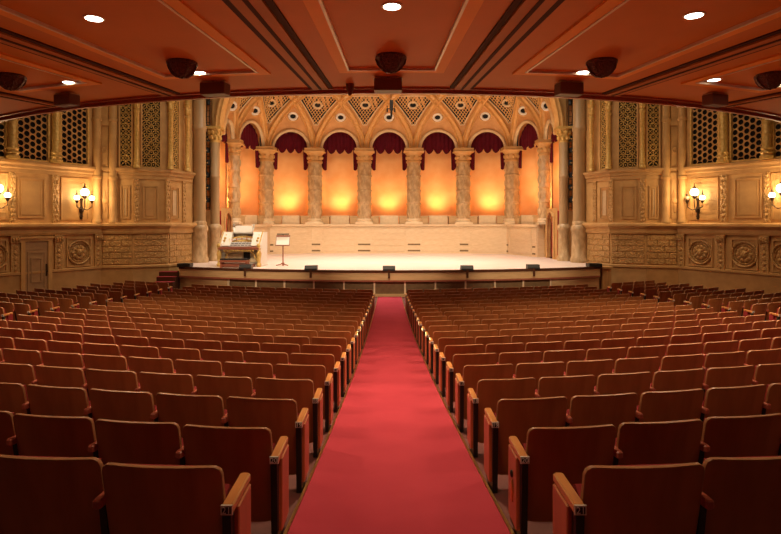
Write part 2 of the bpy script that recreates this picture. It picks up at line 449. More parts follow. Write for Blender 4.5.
        mb = MB(mt); mb.frame(s0 - .05, s1 + .05, 2.42, 6.7, .06, 0, .12); part(rt, 'grille_frame', mb, 'stone')
        s0, s1 = sof(p, q, c), sof(p, q, d); mb = MB(mt); niche_frame(mb, s0, s1, .1, 1.62)
        solo('bay_panel', mb, ['stonedk', 'stonedk' if i == 1 else 'archst'], 'framed stone panel under the scrollwork in the %s face of the %s bay' % (pos, S), 'panel', 'framed panels of the bays')  # side faces get paler stone: the light they catch is put into the colour
    for i, (k, px, nn) in enumerate([(1, 136.5, .16), (2, 167.5, .12), (2, 183.5, .16)]):
        p, q = PB[k]; mt = T @ fB[k]; s = sof(p, q, px); mb = MB(mt); baluster(mb, s, nn + .06, .13, 2.42, 6.6)
        nm = ('beside the corner columns', 'at the middle of the bay', 'beside the tall stage column')[i]
        solo('carved_colonnette', mb, 'gold', 'slender gilded colonnette %s on the %s wall bay' % (nm, S), 'column', 'bay colonnettes', mt @ Vector((s, nn + .06, 2.42)))
        mb = MB(mt); carved_strip(mb, s - .12, s + .12, ZL, 1.93, step=.17)
        solo('carved_pilaster', mb, 'carved', 'leaf-carved strip under the colonnette %s, %s bay' % (nm, S), 'pilaster', 'bay carved strips')
    # dado pilasters, medallions, door
    for i, (a, b) in enumerate([(94, 100.5), (54, 61.5), (10, 18.5), (-32, -22)]):
        s1, s0 = sA(a), sA(b); mb = MB(T @ fA); mb.box(s0, s1, 0, .08, -2.05, -.62)
        mb.box(s0 - .03, s1 + .03, 0, .14, -.86, -.58); c = (s0 + s1) / 2
        for k in range(3): mb.ball((s0 + (s1 - s0) * (k + .5) / 3, .14, -.74), .06, .05, .10, 7, 5)
        for k in range(5): mb.ball((c, .08, -1.92 + k * .22), .07, .035, .10, 7, 5)
        solo('dado_pilaster', mb, 'carved', 'short pilaster with a leafy capital under the %s ledge, %s from the corner' % (S, ORD[i]), 'pilaster', 'dado pilasters')
    med = [(66, 91), (-21, 7)] + ([(21, 48)] if sd > 0 else [])
    for i, (a, b) in enumerate(med):
        s1, s0 = sA(a), sA(b); c = (s0 + s1) / 2; zc = -1.36; R = .50; mt = T @ fA
        wh = ('nearest the corner', 'partly cut off by the picture edge', 'second from the corner')[i]
        rt = thing('medallion', 'round carved medallion framed on the %s dado, %s' % (S, wh), 'medallion', mt @ Vector((c, 0, -1.98)), 'dado medallions')
        mb = MB(mt); mb.frame(s0, s1, -1.98, -.72, .06, 0, .06); part(rt, 'medallion_frame', mb, 'stone')
        mb = MB(mt); mb.ring((c, .04, zc), R, .05, 28, 6); mb.ring((c, .03, zc), R - .11, .025, 28, 5); part(rt, 'rim', mb, 'carved')
        mb = MB(mt)
        for k in range(10):
            t = 2 * pi * k / 10
            mb.ball((c + .24 * math.cos(t), .03, zc + .24 * math.sin(t)), .10, .05, .10, 7, 5)
        mb.ball((c, .05, zc), .15, .09, .17, 10, 7)
        for sg in (-1, 1): mb.ball((c + sg * .1, .09, zc + .08), .05, .05, .06, 6, 5)
        part(rt, 'carving', mb, 'carved')
    if sd < 0:
        s1, s0 = sA(23), sA(47); zb = fz(*(fA @ Vector(((s0 + s1) / 2, 0, 0))).xy) - .02
        mb = MB(fA); mb.frame(s0 - .14, s1 + .14, zb, -.66, .16, 0, .14, 0); mb.box(s0 - .2, s1 + .2, 0, .2, -.70, -.62)
        dr = struct('door_1', mb, 'stone')
        mb = MB(fA); mb.box(s0 + .02, s1 - .02, .055, .085, zb + .01, -.83); c = (s0 + s1) / 2
        mb.frame(s0 + .12, s1 - .12, zb + .3, -1.25, .05, .085, .11); mb.frame(c - .22, c + .22, zb + .62, -1.5, .05, .085, .115)
        mb.box(s0 + .02, s1 - .02, .085, .10, -1.16, -1.10)
        struct('door_leaf', mb, 'doorw', dr)
        mb = MB(fA); mb.box(s0 + .05, s0 + .11, .085, .12, zb + .85, zb + 1.35); mb.ball((s0 + .08, .15, zb + 1.05), .035); struct('door_handle', mb, 'bronze', dr)
    # wall lanterns
    for i, px in enumerate((80.6, -6.0)):
        s = sA(px); mt = T @ fA
        if i == 0: lab = 'bronze wall lantern with three glowing globes near the left corner columns' if sd < 0 else 'bronze wall lantern near the right corner columns, its far globe unlit'
        else: lab = 'wall lantern mostly outside the picture at the far %s edge' % S
        rt = thing('wall_lantern', lab, 'wall light', mt @ Vector((s, 0, .12)), 'bronze wall lanterns')
        mb = MB(mt); mb.lathe([(.03, .12), (.07, .18), (.045, .3), (.045, .9), (.09, .95), (.05, 1.0)], s, .06, 10, 0); mb.ball((s, .06, .5), .1, .06, .18, 8, 6)
        mb.ball((s, .06, .12), .06, .05, .06, 8, 6); part(rt, 'backplate', mb, 'bronze')
        gl = [(0, .30, 1.25, .17), (-.34, .28, 1.0, .11), (.34, .28, 1.0, .11)]
        for k, (ds, dn, z, r) in enumerate(gl):
            mb = MB(mt)
            mb.tube([(s, .08, .55), (s + ds * .5, dn * .7, .42 + .06 * k), (s + ds, dn, .62), (s + ds, dn, z - r - .02)], .022, 6)
            mb.lathe([(.03, z - r - .12), (r * .6, z - r - .04), (r * .75, z - r + .02)], s + ds, dn, 10)
            am = part(rt, 'arm', mb, 'bronze')
            off = (sd > 0 and k == 1 and i == 0)
            mb = MB(mt); mb.ball((s + ds, dn, z), r, r, r, 14, 10); part(am, 'globe', mb, 'globeoff' if off else 'globe', 'unlit globe' if off else 'glowing globe')
            mb = MB(mt); mb.lathe([(r * .5, z + r - .02), (r * .55, z + r + .02), (.02, z + r + .10), (.012, z + r + .22)], s + ds, dn, 8); part(am, 'finial', mb, 'bronze')
    # tall columns beside the stage
    d = 28.25; cx = -(388 - 199.5) * d / F; r = .31
    mb = MB(T)
    p = [(r * 1.45, ZD), (r * 1.45, ZD + .18), (r * 1.25, ZD + .28)]
    part_p = p + [(r * 1.2, -.55), (r * 1.35, -.48), (r * 1.35, -.3), (r * 1.1, -.2), (r * 1.15, -.1), (r, 0)]
    for b in (4.75,): part_p += [(r, b - .25), (r * 1.12, b - .2), (r * 1.12, b), (r, b + .05)]
    part_p += [(r, 2.3), (r, 2.35)] if False else []
    part_p += [(r, WTOP)]
    rt = thing('stage_column', 'tall round outer column beside the %s end of the stage' % S, 'column', T @ Vector((cx, d, ZD)), 'tall columns at the stage sides')
    k = next(i for i, q in enumerate(part_p) if q[1] == 0)
    mb.lathe(part_p[:k + 1], cx, d, 28); part(rt, 'pedestal', mb, 'marble', 'carved pedestal')
    mb = MB(T); mb.lathe(part_p[k:], cx, d, 28); part(rt, 'shaft', mb, 'shaft')
    d2 = 29.35; cx2 = -(388 - 215.0) * d2 / F; r = .235
    rt = thing('stage_column', 'round inner column with a leafy capital at the %s end of the stage' % S, 'column', T @ Vector((cx2, d2, ZD)), 'tall columns at the stage sides')
    mb = MB(T); mb.lathe([(r * 1.5, ZD), (r * 1.5, ZD + .2), (r * 1.2, ZD + .3), (r * 1.2, -.5), (r * 1.45, -.42), (r * 1.45, -.28), (r, -.15)], cx2, d2, 24); part(rt, 'pedestal', mb, 'marble', 'carved pedestal')
    mb = MB(T); mb.lathe([(r, -.15), (r, 2.25), (r * 1.1, 2.28), (r * 1.1, 2.36), (r, 2.4), (r, 4.1)], cx2, d2, 24); part(rt, 'shaft', mb, 'shaft')
    mb = MB(T); mb.lathe([(r * 1.1, 4.1), (r * 1.05, 4.3), (r * 1.5, 4.75), (r * 1.6, 4.78)], cx2, d2, 16); mb.box(cx2 - .4, cx2 + .4, d2 - .4, d2 + .4, 4.78, 4.92)
    for k in range(8):
        t = 2 * pi * k / 8
        for z, q in ((4.35, 1.15), (4.6, 1.35)): mb.ball((cx2 + r * q * math.cos(t + z), d2 + r * q * math.sin(t + z), z), .09, .09, .13, 6, 5)
    part(rt, 'capital', mb, 'gold')

# ------------------------------------------------------------------ stage shell: arcade and vault
HB = [Vector((-8.97, 29.75)), Vector((-8.94, 32.3)), Vector((-7.80, 35.6)), Vector((-4.81, 36.4)), Vector((-1.60, 36.4))]
NODES = [Vector((p.x + X0, p.y)) for p in HB] + [Vector((-p.x + X0, p.y)) for p in HB[::-1]]
VC = Vector((X0, 28.3)); ZS = 4.65; VB = 4.5
def base(u):
    i = min(max(int(math.floor(u)), 0), 8); t = u - i
    return NODES[i].lerp(NODES[i + 1], t)
def vault(u, v, off=0.0):
    b = base(u); t = v / VB
    r = math.cos(t); tg = Vector((X0 + (b.x - X0) * .6, VC.y if abs(b.x - X0) < 8 else VC.y + .6)); p = tg + (b - tg) * r
    out = (b - tg).normalized()
    q = Vector((p.x, p.y, ZS + VB * math.sin(t)))
    if off:
        nrm = Vector((-out.x * math.cos(t), -out.y * math.cos(t), -math.sin(t))); q += nrm * off
    return q
def vframe(u, v, du, dv):
    a = vault(u - du * .01, v - dv * .01); b = vault(u + du * .01, v + dv * .01); t = (b - a).normalized()
    bb = base(u); out = (bb - Vector((X0 + (bb.x - X0) * .6, VC.y))).normalized(); tt = v / VB
    n = Vector((-out.x * math.cos(tt), -out.y * math.cos(tt), -math.sin(tt)))
    return t.cross(n).normalized(), n
TMAX = VB * 1.25
BAYR = []
for i in range(9):
    L = (NODES[i + 1] - NODES[i]).length; BAYR.append(L / 2 - .50)
mb = MB()
for i in range(9):
    L = (NODES[i + 1] - NODES[i]).length; R = BAYR[i]; NA, NR = 36, 22
    outer = []; inner = []
    for k in range(NA + 1):
        a = pi - pi * k / NA; ch, sh = math.cos(a), max(math.sin(a), 0)
        inner.append((R * ch, R * sh))
        tx = (L / 2) / abs(ch) if abs(ch) > 1e-6 else 1e9; ty = TMAX / sh if sh > 1e-6 else 1e9
        t = min(tx, ty); outer.append((t * ch, t * sh))
    vs = []
    for r in range(NR + 1):
        for (a, b), (c, d) in zip(inner, outer):
            t = r / NR; h = a + (c - a) * t; v = b + (d - b) * t
            vs.append(vault(i + .5 + h / L, v))
    n = NA + 1
    mb.add(vs, [[r * n + k, r * n + k + 1, (r + 1) * n + k + 1, (r + 1) * n + k] for r in range(NR) for k in range(NA)], 0, True)
VAULT = struct('ceiling_vault', mb, 'tawny')
SEC = [(-.20, 0), (-.20, .12), (-.15, .19), (-.10, .14), (-.06, .05), (.06, .05), (.10, .14), (.15, .19), (.20, .12), (.20, 0)]
def vsweep(path, sec, k=1.0):
    pts, R, U = [], [], []
    for j, (u, v) in enumerate(path):
        a = path[max(j - 1, 0)]; b = path[min(j + 1, len(path) - 1)]
        r, n = vframe(u, v, b[0] - a[0], b[1] - a[1])
        pts.append(vault(u, v)); R.append(r); U.append(n)
    m = MB(); m.sweep(pts, R, U, [(a * k, b * k) for a, b in sec]); return m
for c in range(0, 10):
    for sg in (-1, 1):
        path = []
        for j in range(30):
            v = .02 + (4.6 - .02) * j / 29; e = .03 + .47 * (v / 2.95) ** 1.9
            u = c + sg * e
            if 0 <= u <= 9: path.append((u, v))
        if len(path) > 6: struct('vault_rib', vsweep(path, SEC, 1.0), 'rib', VAULT)
for i in range(9):
    L = (NODES[i + 1] - NODES[i]).length; R = BAYR[i]
    path = [(i + .5 + (R + .10) * math.cos(pi - pi * k / 32) / L, max((R + .10) * math.sin(pi * k / 32), .0)) for k in range(33)]
    struct('archivolt', vsweep(path, [(-.10, -.25), (-.10, .12), (-.05, .16), (.02, .12), (.09, .09), (.09, -.05)]), 'archst', VAULT)
for u0 in (0.0, 9.0):                                     # edge band of the stage arch
    path = [(min(max(u0, .02), 8.98), .02 + 5.0 * j / 24) for j in range(25)]
    pts = [vault(u, v) for u, v in path]; m = MB(); sg = 1 if u0 == 0 else -1
    R = []; U = []
    for j, (u, v) in enumerate(path):
        t = v / VB; R.append(Vector((-sg * math.cos(t), 0, math.sin(t)))); U.append(Vector((0, -1, 0)))
    m.sweep(pts, R, U, [(-.12, -.1), (-.12, .35), (-.06, .45), (.0, .40), (.08, .40), (.14, .46), (.24, .40), (.24, -.1)])
    struct('arch_band', m, 'rib', VAULT)
    # face of the stage arch outside the band
    m = MB(); N = 24; vs = []
    for j in range(N + 1):
        t = (5.0 * j / N) / VB; x = X0 - sg * 8.97 * (.6 + .4 * math.cos(t)) - sg * .1; z = ZS + VB * math.sin(t)
        vs += [(x, 29.5, z), (X0 - sg * 9.32, 29.5, z + .01)]
    m.add(vs, [[2 * j, 2 * j + 1, 2 * j + 3, 2 * j + 2] for j in range(N)], 0)
    struct('arch_face', m, 'stone', VAULT)
# fretwork fans above each column, and the round eyes
def patch_pt(c, a, b):                                   # a in -1..1 across, b in 0..1 up
    v = 1.55 + (3.22 + .10 * (1 - a * a) - 1.55) * b
    e = (.03 + .47 * (v / 2.95) ** 1.9) - .13
    return c + a * max(e, .004) * 1.0, v
fan_names = {}
cols_named = list(range(1, 9))
for c in cols_named:
    ct = vault(c, 1.55)
    rt = thing('fretwork_fan', 'fan-shaped fretwork with a round eye on the vault over stage column %d from the left' % c if False else
               'fan-shaped fretwork panel on the stage vault above the %s column from the left' % ORD[c - 1], 'fretwork', ct, 'fretwork fans of the vault')
    m = MB(); N = 12; vs = []
    for r in range(N + 1):
        for k in range(N + 1):
            u, v = patch_pt(c, -1 + 2 * k / N, r / N); vs.append(vault(u, v, .012))
    m.add(vs, [[r * (N + 1) + k, r * (N + 1) + k + 1, (r + 1) * (N + 1) + k + 1, (r + 1) * (N + 1) + k] for r in range(N) for k in range(N)], 0, True)
    part(rt, 'backing', m, 'dark', 'black holes')
    m = MB()
    for q in range(-11, 12):
        for sg in (1, -1):
            pts = []
            for j in range(15):
                b = j / 14; v = patch_pt(c, 0, b)[1]; h = sg * (v - 1.55) * .85 + q * .215
                e = (patch_pt(c, 1, b)[0] - c) * 3.2
                if abs(h) <= e: pts.append(vault(c + h / 3.2, v, .03))
            if len(pts) > 1: m.tube(pts, .026, 4)
    part(rt, 'lattice', m, 'rib')
    m = MB()
    edge = [patch_pt(c, -1, j / 12) for j in range(13)] + [patch_pt(c, -1 + 2 * k / 8, 1) for k in range(1, 8)] + [patch_pt(c, 1, 1 - j / 12) for j in range(13)]
    m.tube([vault(u, v, .04) for u, v in edge], .035, 5, 0, True); part(rt, 'fan_border', m, 'cream')
    m = MB(); oc = vault(c, 2.78, .05)
    r_, n_ = vframe(c, 2.78, 0, 1); up_ = n_.cross(r_)
    fr = Matrix(((r_.x, n_.x, up_.x, oc.x), (r_.y, n_.y, up_.y, oc.y), (r_.z, n_.z, up_.z, oc.z), (0, 0, 0, 1)))
    m.M = fr; m.ring((0, .02, 0), .26, .07, 18, 6, 0, sq=.8); e_ = part(rt, 'eye_ring', m, 'cream')
    m = MB(fr); m.ball((0, 0, 0), .2, .03, .16, 12, 6); part(e_, 'eye', m, 'dark', 'dark round opening')
for i in range(0, 9):
    v = 2.02 if 0 < i < 8 else 1.75
    uu = i + .5; oc = vault(uu, v, .02); r_, n_ = vframe(uu, v, 0, 1); up_ = n_.cross(r_)
    fr = Matrix(((r_.x, n_.x, up_.x, oc.x), (r_.y, n_.y, up_.y, oc.y), (r_.z, n_.z, up_.z, oc.z), (0, 0, 0, 1)))
    rt = thing('vault_oculus', 'pale-rimmed round eye on the vault above the %s stage arch from the left' % ORD[i], 'oculus', oc, 'round eyes over the arches')
    m = MB(fr); m.ring((0, .02, 0), .40, .035, 22, 5, 0, sq=.85); part(rt, 'outer_ring', m, 'rib')
    m = MB(fr); m.ring((0, .03, 0), .25, .075, 20, 6, 0, sq=.85); part(rt, 'rim', m, 'ivory', 'pale rim')
    m = MB(fr); m.ball((0, .0, 0), .19, .03, .16, 12, 6); part(rt, 'eye', m, 'dark', 'dark opening')

# arcade columns
def arcade_col(i):
    p = NODES[i]; q = .72 if i in (1, 8) else 1.0; r = .44 * q; x, y = p
    lab = 'carved stone column of the stage arcade, %s from the left' % ORD[i - 1]
    rt = thing('arcade_column', lab, 'column', (x, y, -.20), 'stage arcade columns')
    m = MB(); m.lathe([(.56 * q, -.20), (.56 * q, -.06), (.50 * q, .0), (.54 * q, .08), (.47 * q, .16)], x, y, 24); m.box(x - .56 * q, x + .56 * q, y - .56 * q, y + .56 * q, -.20, -.08); part(rt, 'base', m, 'cream')
    m = MB(); pr = [(r, .12)]
    for z in (1.1, 1.95, 2.9): pr += [(r, z - .06), (r * 1.10, z - .03), (r * 1.10, z + .05), (r, z + .09)]
    pr += [(r * .96, 3.78)]; m.lathe(pr, x, y, 28)
    for z in (.55, 1.5, 2.4, 3.35):
        for k in range(6):
            t = 2 * pi * k / 6 + pi / 6
            m.ball((x + r * .97 * math.cos(t), y + r * .97 * math.sin(t), z), .085, .085, .24, 8, 6)
    part(rt, 'shaft', m, 'marble')
    m = MB(); m.lathe([(r * 1.12, 3.76), (r * 1.12, 3.86), (r * .98, 3.9), (r * 1.0, 4.22), (r * 1.15, 4.3), (r * 1.35, 4.42)], x, y, 24)
    m.box(x - .66 * q, x + .66 * q, y - .66 * q, y + .66 * q, 4.42, 4.52, 0, .03); m.box(x - .60 * q, x + .60 * q, y - .60 * q, y + .60 * q, 4.52, 4.68)
    for k in range(8):
        t = 2 * pi * k / 8; m.ball((x + r * 1.02 * math.cos(t), y + r * 1.02 * math.sin(t), 4.08), .10, .10, .13, 7, 5)
    part(rt, 'capital', m, 'stone')
for i in range(1, 9): arcade_col(i)

# back wall of the stage (wainscot)
WL = [Vector((-10.2, 31.0)), Vector((-9.0, 31.0))]
core = [NODES[i] for i in range(1, 9)]
line = core
def norm_in(a, b):
    u = (b - a).normalized(); return Vector((u.y, -u.x))
m = MB(); run(m, line, [(.45, -2.1), (.45, -.38), (.52, -.34), (.52, -.20), (-.9, -.20), (-.9, -2.1)])
struct('wall_stage', m, 'ply')
for i in range(1, 8):
    a, b = NODES[i], NODES[i + 1]; fr = seg_frame(a, b); L = (b - a).length
    m = MB(fr)
    for k in range(4): m.box(.62, L - .62, .45, .475, -1.95 + k * .38, -1.95 + k * .38 + .35)
    m.box(.58, L - .58, .45, .50, -2.08, -1.97); m.box(.02, L - .02, .45, .52, -.42, -.38)
    solo('wainscot_panel', m, 'ply', 'planked blond wood panel on the stage back wall under the %s arch from the left' % ORD[i], 'panel', 'planked stage panels')
for i in range(1, 9):
    p = NODES[i]
    if i in (1, 8): fr = seg_frame(NODES[1], NODES[2]) if i == 1 else seg_frame(NODES[8], NODES[7])
    else: fr = seg_frame(p, NODES[i + 1]) if i < 8 else seg_frame(p, NODES[i - 1])
    e0, e1 = (-.5, .5) if 1 < i < 8 else (.05, .55)
    m = MB(fr)
    rt = thing('vent_panel', 'blond wood panel with two dark slots under the %s stage column from the left' % ORD[i - 1], 'panel', fr @ Vector((0, .5, -2.08)), 'slotted stage panels')
    m.box(e0, e1, .45, .50, -2.08, -.46); part(rt, 'board', m, 'ply')
    for z in (-1.95, -1.55):
        m = MB(fr); m.box(e0 + .1, e1 - .1, .50, .506, z, z + .10); part(rt, 'slot', m, 'olive', 'dark slot')
# parapets, backdrops and valances in the arches
lamps = []
def scallop(t, R, n=3):                                  # bottom edge of the valance, t in -1..1
    a = abs(t)
    if a > .70: return 3.30 + .12 * abs((a - .82) / .12) ** 2
    q = (t / .70 + 1) / 2 * n; f = q - math.floor(q)
    return 4.74 - .30 * math.sin(pi * f) ** .8 - .05
for i in range(0, 9):
    a, b = NODES[i], NODES[i + 1]; fr = seg_frame(a, b); L = (b - a).length; R = BAYR[i]
    if i == 8: fr = seg_frame(b, a)
    wh = ORD[i]
    hw = L / 2 - (.42 if 1 < i < 7 else .32)
    m = MB(fr); c = L / 2; N = 60; rows = 26; vs = []
    for r in range(rows + 1):
        for k in range(N + 1):
            t = -1 + 2 * k / N; x = t * (hw + .02)
            bot = scallop(t, R); top = ZS + math.sqrt(max((R + .12) ** 2 - min(abs(x), R + .12) ** 2, 0)) + .02
            top = max(top, bot + .05); z = top + (bot - top) * r / rows
            q = (t / .70 + 1) / 2 * 3
            y = -.30 + .05 * math.sin(x * 23) * (.4 + .6 * r / rows) + .05 * math.sin(pi * (q - math.floor(q))) * (r / rows)
            vs.append((c + x, y, z))
    fs = [[r * (N + 1) + k, r * (N + 1) + k + 1, (r + 1) * (N + 1) + k + 1, (r + 1) * (N + 1) + k] for r in range(rows) for k in range(N)]
    m.add(vs, fs, 0, True)
    vs2 = [(x, y - .03, z) for x, y, z in vs]; m.add(vs2, [f[::-1] for f in fs], 0, True)
    solo('velvet_valance', m, 'burg', 'scalloped burgundy valance in the %s stage arch from the left' % wh, 'valance', 'burgundy valances')
    m = MB(fr); D = 1.35; pts = []
    for k in range(25):
        t = -1 + 2 * k / 24; pts.append((c + t * (L / 2 + .02), -D + .85 * max(0, abs(t) - .62) ** 2 / .144))
    zb = -.20 if 0 < i < 8 else .55
    vs = [(x, y, zb) for x, y in pts] + [(x, y, 6.6) for x, y in pts]
    m.add(vs, [[k, k + 1, 26 + k, 25 + k] for k in range(24)], 0, True)
    vs = [(x, y - .03, z) for x, y, z in vs]; m.add(vs, [[25 + k, 26 + k, k + 1, k] for k in range(24)], 0, True)
    solo('glowing_backdrop', m, 'drop', 'orange glowing backdrop behind the %s stage arch from the left' % wh, 'backdrop', 'glowing arch backdrops')
    if 0 < i < 8:
        for sg in (-1, 1):
            m = MB(fr); x = c + sg * (L / 2 - .60); m.box(x - .34, x + .34, -.55, .12, -.20, .26, 0, .02); m.box(x - .38, x + .38, -.6, .16, .26, .34)
            solo('parapet_block', m, 'bandw', 'low block at the %s foot of the %s stage arch from the left' % (SIDE[sg], wh), 'block', 'arch foot blocks')
        m = MB(fr); m.box(1.0, L - 1.0, -.5, -.06, -.20, .36)
        solo('parapet_screen', m, 'cream', 'low cream panel across the middle of the %s stage arch from the left' % wh, 'parapet', 'arch foot screens')
        lamps.append(fr @ Vector((c, -.78, -.1)))
    else:
        lamps.append(fr @ Vector((c, -.7, .9)))
# arched side doors with red curtains
for sd in (-1, 1):
    T = Matrix() if sd < 0 else MIR; S = SIDE[sd]
    a = Vector((HB[0].x, 29.95)); b = Vector((HB[1].x, 32.3))
    fr = T @ seg_frame(a, b); L = (b - a).length; c = L / 2
    m = MB(fr); R = .62; z0, zs, zt = ZD, -.1, .6
    N = 16; pts = [(c - R, z0)] + [(c - R * math.cos(pi * k / N), zs + R * math.sin(pi * k / N)) for k in range(N + 1)] + [(c + R, z0)]
    outer = [(0, z0)] + [(min(max(c - 3 * math.cos(pi * k / N), 0), L), min(zs + 3 * math.sin(pi * k / N), zt + .1) if 0 < k < N else zs) for k in range(N + 1)] + [(L, z0)]
    n = len(pts); vs = []
    for yy in (0.05, -.12):
        vs += [(x, yy, z) for x, z in pts] + [(x, yy, z) for x, z in outer]
    fs = []
    for k in range(n - 1):
        fs += [[k, k + 1, n + k + 1, n + k], [k, 2 * n + k, 2 * n + k + 1, k + 1]]
    m.add(vs, fs, 0)
    m.tube([(x, .08, z) for x, z in pts], .07, 6)
    dn = struct('door_%d' % (2 if sd < 0 else 3), m, 'stone')
    m = MB(fr); N = 30
    vs = [(c - R + 2 * R * k / N, -.2 + .03 * math.sin(k * 1.9), z) for z in (ZD + .02, .56) for k in range(N + 1)]
    m.add(vs, [[k, k + 1, N + 2 + k, N + 1 + k] for k in range(N)], 0, True)
    m.add([(x, y - .02, z) for x, y, z in vs], [[N + 1 + k, N + 2 + k, k + 1, k] for k in range(N)], 0, True)
    solo('door_curtain', m, 'redv', 'red curtain hanging in the arched side door at the %s of the stage' % S, 'curtain', 'side door curtains')

# ------------------------------------------------------------------ stage
def front(x): return 23.3 + (x - X0) ** 2 / 46.0
XS = 9.5
fp = [(X0 - XS + 2 * XS * k / 40) for k in range(41)]
poly = [(x, front(x)) for x in fp] + [(X0 + 9.95, 27.85), (X0 + 10.2, 28.6), (X0 + 10.2, 31.15), (X0 + 9.0, 31.15), (X0 + 9.0, 32.6), (X0 + 7.9, 36.0), (X0 + 4.8, 36.9)]
poly += [(2 * X0 - x, y) for x, y in poly[::-1][:7]]
m = MB(); m.prism(poly, -2.14, ZD)
rt = thing('stage_platform', 'wide pale stage platform with a wood-panelled front edge', 'stage', (X0, 26, -3.2))
part(rt, 'stage_floor', m, 'floorw')
def fband(m, y0, z0, z1, x0=-XS, x1=XS, th=.06, mi=0, n=40):
    a = [(X0 + x0 + (x1 - x0) * k / n) for k in range(n + 1)]
    po = [(x, front(x) + y0) for x in a] + [(x, front(x) + y0 + th) for x in a[::-1]]
    m.prism(po, z0, z1, mi)
m = MB(); fband(m, -.035, -2.15, -2.05, th=.08); part(rt, 'edge_strip', m, 'beamline', 'dark edge strip')
m = MB(); fband(m, .0, -2.46, -2.15, th=.4); part(rt, 'upper_fascia', m, 'bandw')
m = MB(); fband(m, -.03, -2.53, -2.46, th=.5); part(rt, 'moulding', m, 'redwood', 'dark red-brown moulding')
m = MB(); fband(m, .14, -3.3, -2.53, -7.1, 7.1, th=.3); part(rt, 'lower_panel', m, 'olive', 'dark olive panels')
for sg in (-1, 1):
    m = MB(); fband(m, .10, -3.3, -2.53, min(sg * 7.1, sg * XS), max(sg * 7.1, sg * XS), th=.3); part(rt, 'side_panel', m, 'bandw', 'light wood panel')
for k in range(-5, 7):
    x = X0 + (k - .5) * 1.28
    m = MB(); m.box(x - .035, x + .035, front(x) + .09, front(x) + .16, -3.3, -2.53); part(rt, 'stile', m, 'cream', 'pale upright')
m = MB(); fband(m, .05, -3.3, -3.05, -7.1, 7.1, th=.12); part(rt, 'kickboard', m, 'bandw', 'light kickboard')
# monitors along the edge
for i, px in enumerate((242, 311, 389, 467, 537)):
    d = 23.6; x = (px - 388) * d / F; y = front(x) + .1
    rt = thing('edge_speaker', 'small black speaker on the stage front edge, %s of five from the left' % ORD[i], 'speaker', (x, y, ZD), 'stage edge speakers')
    m = MB(); m.wedge([(y - .16, ZD), (y + .2, ZD), (y + .2, ZD + .20), (y - .08, ZD + .20), (y - .16, ZD + .08)], x - .26, x + .26); part(rt, 'cabinet', m, 'steel')
    m = MB(); m.box(x - .045, x + .045, y - .19, y - .15, ZD - .3, ZD + .06); part(rt, 'bracket', m, 'beamline', 'dark brown bracket')
for sd in (-1, 1):
    x = X0 + sd * 9.25; y = front(x) + .15
    m = MB(); m.box(x - .3, x + .3, y - .2, y + .25, ZD, ZD + .17, 0, .02); m.box(x - .22, x + .22, y - .225, y - .2, ZD + .03, ZD + .13)
    solo('corner_monitor', m, 'steel', 'low black box on the %s front corner of the stage' % SIDE[sd], 'speaker', 'stage corner boxes')
# stairs
for sd in (-1,):
    x1 = X0 + sd * 9.52; rt = thing('stage_stairs', 'short flight of dark red stairs at the left end of the stage', 'stairs', (x1 - .5, 24.7, -3.2))
    for k in range(5):
        z = -3.1 + k * .2; y0 = 24.1 + k * .27
        m = MB(); m.box(x1 - .85, x1 - .02, y0, 25.9, z - .2, z, 0); q = part(rt, 'step', m, 'beamline')
        m = MB(); m.box(x1 - .84, x1 - .03, y0 - .012, y0 + .30, z, z + .02); part(q, 'tread', m, 'stairc', 'red carpeted tread')
m = MB(); xx = X0 + 9.82; m.box(xx - .2, xx + .2, 25.3, 25.7, -3.25, ZD - .02); m.box(xx - .25, xx + .25, 25.2, 25.75, ZD - .06, ZD + .02)
for k in range(3): m.box(xx - .17 + k * .12, xx - .09 + k * .12, 25.27, 25.3, -3.2, ZD - .1)
solo('end_pedestal', m, 'stonedk', 'grey fluted block closing the right end of the stage front', 'pedestal')

